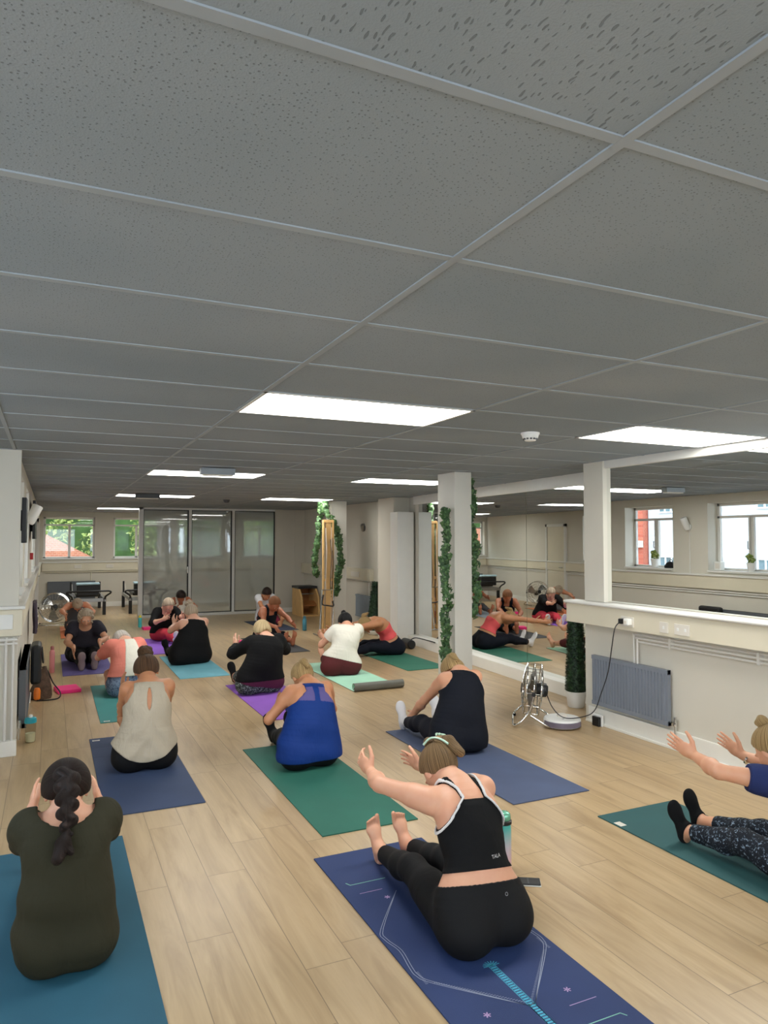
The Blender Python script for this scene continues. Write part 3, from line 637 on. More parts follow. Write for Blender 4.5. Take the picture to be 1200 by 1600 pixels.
# printed lines on the navy mat (local x across, y along; flat ink strips)
def strip(m, pts, w, z=.0069):
    P = [Vector((p[0], p[1], z)) for p in pts]
    for i in range(len(P)-1):
        a, b = P[i], P[i+1]; d = (b-a).normalized(); s = Vector((-d.y, d.x, 0))*w/2; a2 = a-d*w*.3; b2 = b+d*w*.3
        m.add([a2-s, b2-s, b2+s, a2+s], [(0, 1, 2, 3)])
ink = mat('pale_grey_print', (150, 158, 178), .7); inkt = mat('turquoise_print', (70, 168, 196), .7); inkp = mat('lilac_print', (176, 148, 190), .7); inkg = mat('mint_print', (130, 190, 170), .7)
CX = 1.603; m = MB()
out = [(.07, 3.14), (.285, 2.86), (.305, 2.78), (.285, 2.68), (.30, 2.56), (.30, 2.50), (.26, 2.43), (.02, 2.185), (.01, 2.16), (.01, 1.80)]
for s_ in (-1, 1):
    for w_ in (0, .012): strip(m, smooth_path([(CX+s_*(x-w_ if x > .1 else x+.004), y, 0) for x, y in out], 4), .0028)
    for k in range(46):                                     # little ruler ticks along the hips of the outline
        y = 2.52-k*.0072; x = .285-(2.46-y)*1.0 if y < 2.44 else .292; m.add([(CX+s_*x, y, .0069), (CX+s_*(x-.012), y, .0069), (CX+s_*(x-.012), y+.0018, .0069), (CX+s_*x, y+.0018, .0069)], [(0, 1, 2, 3)])
m.build('alignment_outline', ink, PM)
m = MB()
for k in range(40): m.add([(CX-.011, 2.43-k*.014, .0069), (CX+.011, 2.43-k*.014, .0069), (CX+.011, 2.439-k*.014, .0069), (CX-.011, 2.439-k*.014, .0069)], [(0, 1, 2, 3)])
strip(m, [(CX-.014, 2.44), (CX-.014, 1.85)], .0025); strip(m, [(CX+.014, 2.44), (CX+.014, 1.85)], .0025); m.build('centre_line', inkt, PM)
m = MB()
for k in range(9):
    a = PI/2+(k-4)*.38; strip(m, [(CX, 2.435), (CX+.035*math.cos(a), 2.435+.03*math.sin(a))], .004)
m.build('lotus_print', inkt, PM)
for s_ in (-1, 1):
    m = MB(); strip(m, [(CX+s_*.07, 3.278), (CX+s_*.255, 3.278), (CX+s_*.268, 3.305)], .004); m.build('long_marker', inkg, PM); m = MB(); strip(m, [(CX+s_*.268, 1.985), (CX+s_*.255, 2.005), (CX+s_*.10, 2.005)], .004); m.build('long_marker', inkg, PM)
for s_ in (-1, 1):
    m = MB(); strip(m, [(CX+s_*.13, 3.182), (CX+s_*.245, 3.182)], .0035); m.build('short_marker', inkp, PM); m = MB(); strip(m, [(CX+s_*.12, 2.112), (CX+s_*.24, 2.112)], .0035); m.build('short_marker', inkp, PM)
for x, y in ((-.14, 3.10), (.14, 3.10), (-.178, 2.195), (.172, 2.19)):
    m = MB()
    for k in range(6):
        a = k*PI/3; strip(m, [(CX+x+.003*math.cos(a), y+.003*math.sin(a)), (CX+x+.013*math.cos(a), y+.013*math.sin(a))], .005)
    m.build('flower_print', inkp, PM)
# ================================================================== EQUIPMENT AND SMALL THINGS
def ring(c, ax, R, n=40):
    A = Vector(ax).normalized(); X = Vector((0, 0, 1)); X = (X-A*X.dot(A)).normalized(); Y = A.cross(X); c = Vector(c)
    return [c+X*math.cos(2*PI*k/n)*R+Y*math.sin(2*PI*k/n)*R for k in range(n)]
def floor_fan(lab, c, ax, R, depth, wires=26):
    """drum floor fan: wire cages, blades, motor behind, U-shaped tube stand"""
    c = Vector(c); A = Vector(ax).normalized(); t = thing('floor_fan', lab, 'fan', (c.x, c.y, 0)); S = Vector((0, 0, 1)).cross(A).normalized(); Uv = A.cross(S)
    f0 = c+A*depth/2; f1 = c-A*depth/2
    for nm, cc, bulge in (('front_grille', f0, .035), ('rear_grille', f1, -.03)):
        m = MB(); m.tube(ring(cc, A, R), .006, 8, True)
        for q in (.33, .55, .78): m.tube(ring(cc+A*bulge*(1-q*q), A, R*q), .0022, 5, True)
        for k in range(wires):
            a = 2*PI*k/wires; d = S*math.cos(a)+Uv*math.sin(a); m.tube([cc+A*bulge*(1-q*q)+d*R*q for q in (.1, .4, .7, 1.)], .0018, 4)
        m.build(nm, M['chrome'], t)
    m = MB(); m.tube(ring(c, A, R*1.0), .005, 8, True)
    for k in range(12):
        a = 2*PI*k/12; d = S*math.cos(a)+Uv*math.sin(a); m.tube([f0+d*R, f1+d*R], .003, 5)
    m.build('rim', M['chrome'], t)
    m = MB()
    for k in range(3):
        a0 = 2*PI*k/3; P = []
        for r_, w_, tw in ((.16, .5, .9), (.5, .75, .6), (.86, .8, .42), (.93, .3, .38)):
            for sg in (-1, 1):
                an = a0+sg*w_*.5+r_*.5; d = S*math.cos(an)+Uv*math.sin(an); P.append(c+d*R*r_+A*sg*R*.22*tw)
        P2 = [p-A*.002 for p in P]; m.add(P+P2, [(0, 1, 3, 2), (2, 3, 5, 4), (4, 5, 7, 6), (10, 11, 9, 8), (12, 13, 11, 10), (14, 15, 13, 12)], 0, True)
    m.build('blades', M['steel'], t)
    MB().lathe(c+A*.02, [(.035, 0), (.04, .02), (.02, .035)], 20, ax=A).build('hub', M['steel'], t)
    MB().lathe(f0+A*.034, [(.045, 0), (.045, .006), (.02, .01)], 20, ax=A).build('badge', M['black'], t)
    MB().lathe(c-A*.03, [(.05, 0), (.062, .02), (.062, depth*.6), (.045, depth*.6+.03)], 20, ax=-A).build('motor', M['black'], t)
    m = MB().box(c-A*(depth*.5+.055)-S*.03-Uv*.16, c-A*(depth*.5+.055)-S*.03-Uv*.16+Vector((.001, .001, .001)))
    m = MB(); b0 = c-A*(depth*.5+.04)
    m.add([b0+S*x+Uv*z+A*y for z in (-.05, .06) for x, y in ((-.05, -.02), (.05, -.02), (.05, .02), (-.05, .02))], [(3, 2, 1, 0), (4, 5, 6, 7), (0, 1, 5, 4), (1, 2, 6, 5), (2, 3, 7, 6), (3, 0, 4, 7)]); m.build('control_box', M['black'], t, .004)
    H = Vector((A.x, A.y, 0)).normalized(); zb = .012; w = R*1.08
    for sg in (-1, 1):
        MB().lathe(c+S*sg*(R+.004), [(.016, 0), (.02, .012), (.018, .03)], 14, ax=S*sg).build('knob', M['black'], t)
    P = [c+S*w, c+S*w-Vector((0, 0, c.z-.13))+H*.01, Vector((c.x, c.y, 0))+S*w+H*.13+Vector((0, 0, .10))]
    g = Vector((c.x, c.y, zb))
    path = [c+S*w, g+S*w+H*.05+Vector((0, 0, .12)), g+S*w*.95+H*.17, g-S*w*.95+H*.17, g-S*w+H*.05+Vector((0, 0, .12)), c-S*w]
    m = MB().tube(smooth_path(path, 6), .0105, 10)
    path = [g+S*w+H*.03+Vector((0, 0, .1)), g+S*w*.95-H*.15, g-S*w*.95-H*.15, g-S*w+H*.03+Vector((0, 0, .1))]
    m.tube(smooth_path(path, 6), .0105, 10); m.build('stand', M['chrome'], t)
    for sa in (-1, 1):
        for sb_ in (-1, 1): MB().lathe(g+S*sa*w*.8+H*(.165 if sb_ > 0 else -.15)-Vector((0, 0, .0115)), [(.014, 0), (.014, .02)], 10).build('rubber_foot', M['blackrub'], t)
floor_fan('chrome floor fan seen edge-on in front of the mirror skirting', (4.09, 5.50, .30), (-.80, .55, .10), .235, .13)
floor_fan('large chrome floor fan at the far left behind the person on the orange mat', (.10, 15.9, .335), (.12, -.97, .22), .285, .14, 30)
# robot vacuum and dock
t = thing('robot_vacuum', 'white round robot vacuum with a dark bumper on the floor below the black cable', 'robot vacuum', (4.22, 5.24, 0))
MB().lathe((4.22, 5.24, .012), [(.155, 0), (.165, .012), (.165, .058), (.155, .07)], 40).build('body', M['plastic'], t)
m = MB(); nb = 26; vs = []
for k in range(nb+1):
    a = math.radians(165)+math.radians(140)*k/nb
    for r_, z in ((.1655, .018), (.171, .022), (.171, .062), (.1655, .066)): vs.append((4.22+math.cos(a)*r_, 5.24+math.sin(a)*r_, z))
m.add(vs, [(4*k+q, 4*k+(q+1) % 4, 4*k+4+(q+1) % 4, 4*k+4+q) for k in range(nb) for q in range(4)]+[(0, 1, 2, 3), (4*nb+3, 4*nb+2, 4*nb+1, 4*nb)], 0, True); m.build('bumper', mat('mauve_grey_plastic', (112, 104, 118), .35), t)
MB().lathe((4.25, 5.28, .082), [(.045, 0), (.045, .016), (.035, .022)], 24).build('turret', M['plasticcream'], t)
MB().lathe((4.19, 5.19, .082), [(.012, 0), (.012, .003)], 16).build('button', M['steel'], t)
for x in (-.10, .10): MB().lathe((4.22+x, 5.24, .018), [(.018, -.012), (.018, .012)], 14, ax=(1, 0, 0)).build('wheel', M['blackrub'], t)
t = thing('charging_dock', 'small black and white charging dock at the foot of the corner behind the robot vacuum', 'charging dock', (4.46, 5.14, 0))
MB().box((4.50, 5.08, 0), (4.53, 5.17, .085)).build('dock_body', M['black'], t, .008); MB().box((4.531, 5.07, 0), (4.552, 5.20, .10)).build('dock_back', M['plastic'], t, .006)
# bottles
def bottle(name, lab, c, prof, m, extra=None, cat='water bottle', group=None):
    t = thing(name, lab, cat, c, group); MB().lathe(c, prof, 28).build('bottle_body', m, t)
    for nm, off, pr, mm in (extra or []): MB().lathe((c[0], c[1], c[2]+off), pr, 28).build(nm, mm, t)
    return t
gt = NT('teal_to_pink_gradient_plastic'); sp_ = gt.n('ShaderNodeSeparateXYZ'); gt.set(sp_.inputs[0], gt.pos()); gt.base(gt.ramp(gt.math('DIVIDE', sp_.outputs[2], .24), [(.1, lin((226, 178, 186))), (.5, lin((196, 190, 200))), (.9, lin((72, 178, 168)))])); gt.rough(.3)
bottle('water_bottle', 'tall teal to pink bottle standing beside the navy printed mat', (2.135, 3.12, 0), [(.032, 0), (.036, .006), (.036, .20), (.033, .225), (.030, .235)], gt.m,
       [('neck_ring', .228, [(.034, 0), (.039, .004), (.039, .018), (.034, .022)], M['black']), ('cap', .25, [(.031, 0), (.034, .006), (.032, .028), (.022, .038), (.008, .041)], mat('mint_metallic', (120, 190, 160), .25, .4))])
ph = thing('phone', 'black phone on a white case lying beside the teal to pink bottle', 'phone', (2.14, 2.95, 0))
rt = Matrix.Rotation(-.55, 3, 'Z')
MB().box((2.065, 2.912, .0005), (2.215, 2.988, .006), rot=rt).build('case', M['plastic'], ph, .004); MB().box((2.067, 2.914, .0062), (2.213, 2.986, .013), rot=rt).build('phone_body', M['black'], ph, .005)
MB().box((2.150, 2.92, .0131), (2.158, 2.98, .0134), rot=rt, piv=(2.14, 2.95, .01)).build('camera_bar', M['darkgrey'], ph)
bottle('shaker_bottle', 'clear plastic bottle with a teal lid on the floor at the left edge', (-.125, 6.72, 0), [(.036, 0), (.040, .01), (.044, .15), (.044, .16)], M['clear'],
       [('contents', .004, [(.033, 0), (.036, .01), (.038, .07)], mat('pale_lemon_water', (226, 222, 190), .3)), ('lid', .16, [(.047, 0), (.048, .02), (.044, .038), (.03, .044)], mat('teal_plastic', (28, 158, 176), .35)), ('spout', .204, [(.016, 0), (.015, .018), (.008, .022)], M['plastic'])])
bottle('pink_bottle', 'tall thin pink bottle standing near the left wall beside the dusky purple mat', (.045, 10.1, 0), [(.028, 0), (.032, .01), (.032, .26), (.02, .29)], mat('rose_plastic', (206, 130, 130), .35), [('cap', .29, [(.022, 0), (.022, .035), (.014, .045)], mat('dusty_rose_plastic', (150, 86, 84), .4))])
bottle('steel_bottle', 'blue green metal bottle between the navy mat and the wooden tower', (4.33, 12.8, 0), [(.036, 0), (.04, .008), (.04, .20), (.026, .225)], mat('petrol_painted_metal', (62, 126, 146), .35), [('cap', .225, [(.027, 0), (.027, .035), (.02, .042)], mat('petrol_cap', (44, 98, 116), .4))])
bottle('sports_bottle', 'small turquoise bottle with a yellow lid on the floor near the glass partition', (1.60, 14.62, 0), [(.034, 0), (.036, .01), (.034, .10), (.036, .17), (.026, .185)], mat('turquoise_plastic', (70, 186, 190), .35), [('lid', .185, [(.028, 0), (.028, .03), (.012, .05)], mat('yellow_plastic', (226, 214, 70), .4))])
bottle('dark_bottle', 'dark glass bottle standing at the foot of the near pillar below the ivy', (3.78, 6.60, 0), [(.032, 0), (.034, .01), (.034, .15), (.02, .18)], glass('smoky_glass', (.42, .48, .42), .05, .75), [('cap', .18, [(.024, 0), (.024, .025)], M['black'])])
def block(lab, a, sx, sy, h, rz):
    rt = Matrix.Rotation(rz, 3, 'Z'); t = thing('foam_block', lab, 'foam block', (a[0], a[1], 0), 'hot pink foam blocks')
    MB().box((a[0]-sx/2, a[1]-sy/2, 0), (a[0]+sx/2, a[1]+sy/2, h), rot=rt).build('block', M['pink'], t, .008); return t
block('hot pink foam block beside the brown mesh bag on the left', (.20, 8.80), .24, .30, .04, .15)
block('hot pink foam block beside the small yellow-lidded bottle near the partition', (1.76, 14.2), .32, .18, .05, .1)
block('hot pink foam block beside the black mat, behind the black long sleeved top', (2.88, 11.6), .14, .2, .05, .3)
# brown mesh bag
bg = thing('drawstring_bag', 'brown mesh bag with a long dark strap slumped on the floor at the left', 'bag', (-.07, 8.5, 0))
m = MB(); c0 = [(-.15, 8.5), (.02, 8.48)]
prof = [(.115, 0), (.12, .03), (.10, .12), (.065, .22), (.03, .30), (.018, .34)]
m.lathe((-.075, 8.5, 0), prof, 18); vs = []
for x, y, z in m.v: vs.append((-.075+(x+.075)*1.0+(.16-z)*-.02+z*.12, 8.5+(y-8.5)*.62, z))
m.v = vs; m.build('bag_body', mat('brown_mesh_fabric', (86, 66, 52), .85, var=.2, vs=30, bump=.6, bs=160), bg)
MB().tube(smooth_path([(-.045, 8.5, .33), (-.11, 8.5, .33), (-.13, 8.48, .24)], 6), .005, 6).build('drawstring', M['black'], bg)
MB().tube(smooth_path([(-.045, 8.5, .335), (.0, 8.5, .28), (.05, 8.5, .16), (.12, 8.46, .06), (.11, 8.40, .012), (.02, 8.34, .010), (-.10, 8.36, .010)], 8), .007, 8).build('strap', M['black'], bg)
k = thing('orange_pouch', 'small orange pouch hanging on the front of the brown mesh bag', 'pouch', (-.10, 8.40, .01))
MB().lathe((-.10, 8.395, .012), [(.02, 0), (.032, .01), (.034, .09), (.024, .12), (.01, .125)], 16).build('pouch_body', mat('orange_translucent_plastic', (226, 120, 32), .3), k)
# coats and bags on the left wall
k = thing('hanging_jacket', 'dark mauve jacket hanging below the left window sill', 'jacket', (-.16, 10.8, .5))
m = MB(); vs = []; n = 14
for j in range(9):
    z = .86-j*.05
    for i in range(n):
        y = 10.45+.7*i/(n-1)*(.75+.25*j/8); vs.append((-.165+.018*math.sin(i*1.9+j*.3)+.01*j/8, y, z))
for x, y, z in list(vs): vs.append((x-.02, y, z))
N = 9*n; fs = [(j*n+i, j*n+i+1, (j+1)*n+i+1, (j+1)*n+i) for j in range(8) for i in range(n-1)]; fs += [tuple(q+N for q in f)[::-1] for f in fs]
edge = [i for i in range(n)]+[j*n+n-1 for j in range(1, 9)]+[8*n+i for i in range(n-2, -1, -1)]+[j*n for j in range(7, 0, -1)]
fs += [(edge[i], edge[(i+1) % len(edge)], edge[(i+1) % len(edge)]+N, edge[i]+N) for i in range(len(edge))]
m.add(vs, fs, 0, True); m.build('jacket_body', mat('mauve_nylon', (78, 66, 82), .6), k); MB().tube([(-.185, 10.7, .88), (-.15, 10.7, .88), (-.15, 10.7, .84)], .006, 6).build('hook', M['chrome'], k)
k = thing('shoulder_bag', 'black shoulder bag hanging by the radiator at the left edge', 'bag', (-.12, 8.0, .3))
MB().box((-.155, 7.75, .28), (-.06, 8.15, .66)).build('bag_body', M['black'], k, .03); MB().tube(smooth_path([(-.06, 7.8, .60), (-.045, 7.85, .48), (-.045, 8.05, .48), (-.06, 8.1, .60)], 6), .008, 8).build('strap', M['black'], k)
k = thing('drink_can', 'small white cup standing on the floor beside the brown mesh bag', 'cup', (-.20, 8.33, 0))
MB().lathe((-.185, 8.33, 0), [(.024, 0), (.03, .09), (.03, .095), (.026, .095)], 16).build('cup_body', M['plastic'], k); MB().lathe((-.185, 8.33, .095), [(.031, 0), (.031, .008), (.02, .012)], 16).build('lid', M['plasticcream'], k)
k = thing('black_sports_bag', 'black soft bag on the floor against the mirror skirting behind the coral top', 'bag', (5.10, 10.1, 0))
MB().lathe((5.10, 10.05, .07), [(.05, -.17), (.07, -.15), (.075, 0), (.07, .15), (.05, .17)], 18, ax=(.1, 1, 0)).build('bag_body', M['black'], k)
MB().tube(smooth_path([(5.10, 9.95, .14), (5.17, 9.9, .17), (5.24, 9.6, .155), (5.25, 9.45, .15)], 6), .008, 8).build('strap', M['black'], k)
k = thing('small_mug', 'small cream cup on the floor left of the pillar with the wooden tower', 'cup', (4.15, 11.2, 0))
MB().lathe((4.15, 11.2, 0), [(.03, 0), (.04, .09), (.036, .09)], 18).build('cup_body', M['plasticcream'], k)
# far equipment: reformers
def reformer(lab, x, y, L=1.9):
    t = thing('reformer', lab, 'exercise machine', (x, y, 0), 'reformer machines by the far wall'); w = .33
    fm = MB()
    for s_ in (-1, 1): fm.box((x+s_*w-.03, y, .30), (x+s_*w+.03, y+L, .38))
    fm.box((x-w, y, .30), (x+w, y+.06, .38)).box((x-w, y+L-.06, .30), (x+w, y+L, .38)); fm.build('frame', M['steel'], t, .004)
    for s_ in (-1, 1):
        for yy in (y+.05, y+L-.1): MB().box((x+s_*w-.035, yy, 0), (x+s_*w+.035, yy+.07, .30)).build('leg', M['black'], t, .004)
    MB().box((x-.26, y+.25, .40), (x+.26, y+1.3, .47)).build('carriage', M['black'], t, .015)
    MB().box((x-.25, y+.02, .44), (x+.22, y+.25, .68)).build('jump_box', M['black'], t, .02)
    MB().box((x-.26, y+.01, .68), (x+.23, y+.27, .725)).build('pad', mat('pale_blue_vinyl', (176, 206, 220), .4), t, .015)
    p = [(x-w-.02, y+.05, .33), (x-w-.02, y-.04, .42), (x-w-.12, y-.08, .50), (x-w-.10, y-.08, .54), (x-w+.05, y-.08, .545), (x+w-.05, y-.08, .545), (x+w+.10, y-.08, .54), (x+w+.12, y-.08, .50), (x+w+.02, y-.04, .42), (x+w+.02, y+.05, .33)]
    MB().tube(smooth_path(p, 5), .02, 10).build('foot_bar', M['black'], t)
    for s_ in (-1, 1): MB().tube([(x+s_*.18, y+.3, .40), (x+s_*.3, y+1.4, .42), (x+s_*.3, y+L-.04, .60)], .006, 6).build('rope', M['plasticcream'], t)
    for s_ in (-1, 1): MB().box((x+s_*w-.02, y+L-.12, .38), (x+s_*w+.02, y+L-.08, .66)).build('pulley_post', M['black'], t, .003)
reformer('black reformer machine with a pale blue pad behind the far left fan', .80, 17.35)
reformer('black reformer machine half hidden behind the frame of the glass partition', 2.02, 17.35)
# wooden chair-style machine
t = thing('wooden_chair_machine', 'maple box-shaped exercise chair with sloping sides beside the wooden tower', 'exercise machine', (5.2, 15.4, 0))
for x in (5.03, 5.42): MB().prism([(x, 15.05, 0), (x, 15.75, 0), (x, 15.75, .60), (x, 15.30, .60), (x, 15.12, .42)], (.04, 0, 0)).build('side_panel', M['wood'], t, .003)
MB().box((5.02, 15.28, .60), (5.47, 15.77, .655)).build('seat', M['black'], t, .012); MB().box((5.07, 15.72, .02), (5.42, 15.75, .60)).build('back_panel', M['wooddark'], t)
MB().box((5.07, 15.16, .26), (5.42, 15.40, .29), rot=Matrix.Rotation(.35, 3, 'X')).build('pedal', M['wooddark'], t, .004); MB().box((5.07, 15.10, .0), (5.42, 15.75, .03)).build('base_board', M['wood'], t)
MB().tube([(5.09, 15.35, .48), (5.40, 15.35, .48)], .012, 8).build('spring_bar', M['steel'], t)
# wooden wall tower
t = thing('wooden_tower', 'tall narrow maple tower with springs, straps and a steel push bar against the far pillar', 'exercise tower', (4.53, 12.12, 0))
MB().box((4.475, 12.06, .0), (4.575, 12.09, 2.03)).build('centre_board', M['wood'], t, .003)
for x in (4.43, 4.612): MB().box((x-.013, 12.04, 0), (x+.013, 12.10, 2.03)).build('upright', M['wood'], t, .003)
for z in (2.0, .95, .04): MB().box((4.42, 12.05, z), (4.625, 12.10, z+.05)).build('cross_rail', M['wood'], t, .003)
for x in (4.455, 4.592):
    pth = [(x+.010*math.cos(k*1.3), 12.035+.010*math.sin(k*1.3), 1.72-k*.0055) for k in range(120)]
    MB().tube(pth, .0028, 5).build('spring', M['steel'], t)
for i, x in enumerate((4.46, 4.55, 4.59)): MB().tube([(x, 12.03, 1.9-.2*i), (x+.01, 12.0, 1.5-.1*i), (x-.01, 12.0, .95), (x, 12.02, .80)], .006, 6).build('strap', M['black'] if i else M['plasticcream'], t)
MB().tube([(4.385, 12.0, .80), (4.30, 11.9, .06), (4.545, 11.9, .02), (4.60, 12.0, .80)], .0115, 8).build('push_bar', M['chrome'], t)
MB().tube([(4.385, 12.0, .80), (4.60, 12.0, .80)], .0115, 8).build('hanger_bar', M['chrome'], t)
MB().tube(smooth_path([(4.40, 11.97, .72), (4.37, 11.95, .56), (4.46, 11.93, .53), (4.58, 11.95, .52), (4.57, 11.97, .60)], 6), .013, 8).build('foot_strap', M['black'], t)
MB().tube([(4.28, 11.88, .02), (4.28, 12.15, .02)], .012, 8).tube([(4.62, 11.88, .02), (4.62, 12.15, .02)], .012, 8).tube([(4.28, 11.88, .02), (4.62, 11.88, .02)], .012, 8).build('base_tube', M['steel'], t)
# ================================================================== FIGURES
def nrm(v): v = np.asarray(v, float); return v/(np.linalg.norm(v)+1e-12)
def smin(a, b, k):
    h = np.clip(.5+.5*(b-a)/k, 0, 1); return b*(1-h)+a*h-k*h*(1-h)
def rcone(P, a, b, ra, rb):
    a = np.asarray(a, np.float32); b = np.asarray(b, np.float32); ab = b-a; pa = P-a
    t = np.clip(pa@ab/(ab@ab+1e-9), 0, 1); d = pa-t[:, None]*ab; return np.sqrt((d*d).sum(1))-(ra+(rb-ra)*t)
def ell(P, c, R, r):
    q = (P-np.asarray(c, np.float32))@np.asarray(R, np.float32).T; r = np.asarray(r, np.float32)
    k0 = np.sqrt(((q/r)**2).sum(1)); k1 = np.sqrt(((q/r**2)**2).sum(1))+1e-9; return k0*(k0-1)/k1
def surface(f, lo, hi, h):
    """surface nets on a sparse grid: f(points) -> signed distance"""
    lo = np.asarray(lo, float); B = 8; nb = np.ceil((np.asarray(hi)-lo)/(B*h)).astype(int); n = nb*B+1
    g = np.stack(np.meshgrid(*[np.arange(k) for k in nb], indexing='ij'), -1).reshape(-1, 3)
    dc = f((lo+(g*B+B/2)*h).astype(np.float32)); act = g[np.abs(dc) < B*h*.87*1.25+.02]
    sg = np.where(dc < 0, -1., 1.).reshape(nb); V = np.repeat(np.repeat(np.repeat(sg, B, 0), B, 1), B, 2)
    V = np.pad(V, ((0, 1),)*3, mode='edge').astype(np.float32)
    idx = np.stack(np.meshgrid(*[np.arange(B+1)]*3, indexing='ij'), -1).reshape(-1, 3)
    key = (act[:, None, :]*B+idx[None]).reshape(-1, 3); flat = np.unique((key[:, 0]*n[1]+key[:, 1])*n[2]+key[:, 2])
    ii = np.stack([flat//(n[1]*n[2]), (flat//n[2]) % n[1], flat % n[2]], 1)
    out = np.empty(len(ii), np.float32); CH = 400000
    for s in range(0, len(ii), CH): out[s:s+CH] = f((lo+ii[s:s+CH]*h).astype(np.float32))
    V[ii[:, 0], ii[:, 1], ii[:, 2]] = out
    S = V < 0; c = np.zeros(n-1, np.int8)
    for dx in (0, 1):
        for dy in (0, 1):
            for dz in (0, 1): c += S[dx:n[0]-1+dx, dy:n[1]-1+dy, dz:n[2]-1+dz]
    ce = np.argwhere((c > 0) & (c < 8)); cid = -np.ones(n-1, np.int64); cid[ce[:, 0], ce[:, 1], ce[:, 2]] = np.arange(len(ce))
    acc = np.zeros((len(ce), 3)); cnt = np.zeros(len(ce)); cor = [(a, b, d) for a in (0, 1) for b in (0, 1) for d in (0, 1)]
    vals = {q: V[ce[:, 0]+q[0], ce[:, 1]+q[1], ce[:, 2]+q[2]] for q in cor}
    for q in cor:
        for ax in range(3):
            if q[ax] == 0:
                r = list(q); r[ax] = 1; r = tuple(r); a, b = vals[q], vals[r]; mk = (a < 0) != (b < 0); t = np.where(mk, a/(a-b+1e-12*(a == b)), 0)
                p = np.tile(np.array(q, float), (len(ce), 1)); p[:, ax] += t; acc[mk] += p[mk]; cnt[mk] += 1
    verts = lo+(ce+acc/cnt[:, None])*h; F = []
    for ax in range(3):
        o1, o2 = (ax+1) % 3, (ax+2) % 3; sl0 = [slice(None)]*3; sl1 = [slice(None)]*3; sl0[ax] = slice(0, -1); sl1[ax] = slice(1, None)
        A, Bq = S[tuple(sl0)], S[tuple(sl1)]; e = np.argwhere(A != Bq); e = e[(e[:, o1] > 0) & (e[:, o2] > 0) & (e[:, o1] < n[o1]-1) & (e[:, o2] < n[o2]-1)]
        q = []
        for d1, d2 in ((1, 1), (0, 1), (0, 0), (1, 0)):
            k = e.copy(); k[:, o1] -= d1; k[:, o2] -= d2; q.append(cid[k[:, 0], k[:, 1], k[:, 2]])
        q = np.stack(q, 1); fl = A[e[:, 0], e[:, 1], e[:, 2]]; q[~fl] = q[~fl][:, ::-1]; F.append(q)
    F = np.concatenate(F); F = F[(F >= 0).all(1)]
    return verts, F
def np_mesh(name, v, f, mats, parent, attrs=None):
    me = bpy.data.meshes.new(name); me.vertices.add(len(v)); me.vertices.foreach_set('co', np.asarray(v, np.float32).ravel())
    me.loops.add(f.size); me.loops.foreach_set('vertex_index', f.ravel().astype(np.int32)); me.polygons.add(len(f))
    me.polygons.foreach_set('loop_start', np.arange(0, f.size, 4, dtype=np.int32)); me.polygons.foreach_set('loop_total', np.full(len(f), 4, np.int32))
    me.polygons.foreach_set('use_smooth', np.ones(len(f), bool)); me.update(calc_edges=True)
    for k, a in (attrs or {}).items():
        at = me.attributes.new(k, 'FLOAT', 'POINT'); at.data.foreach_set('value', np.asarray(a, np.float32))
    return link_mesh(name, me, parent, mats)
def ik(S, Wp, l1, l2, hint):
    S = np.array(S, float); Wp = np.array(Wp, float); d = Wp-S; L = np.linalg.norm(d); m = (l1+l2)*.995
    if L > m: k = L/m; l1 *= k; l2 *= k
    dn = d/L; a = (l1*l1-l2*l2+L*L)/(2*L); h = math.sqrt(max(l1*l1-a*a, 0)); hv = np.array(hint, float); hv = hv-dn*(hv@dn); return S+dn*a+nrm(hv)*h
UP = np.array([0, 0, 1.])
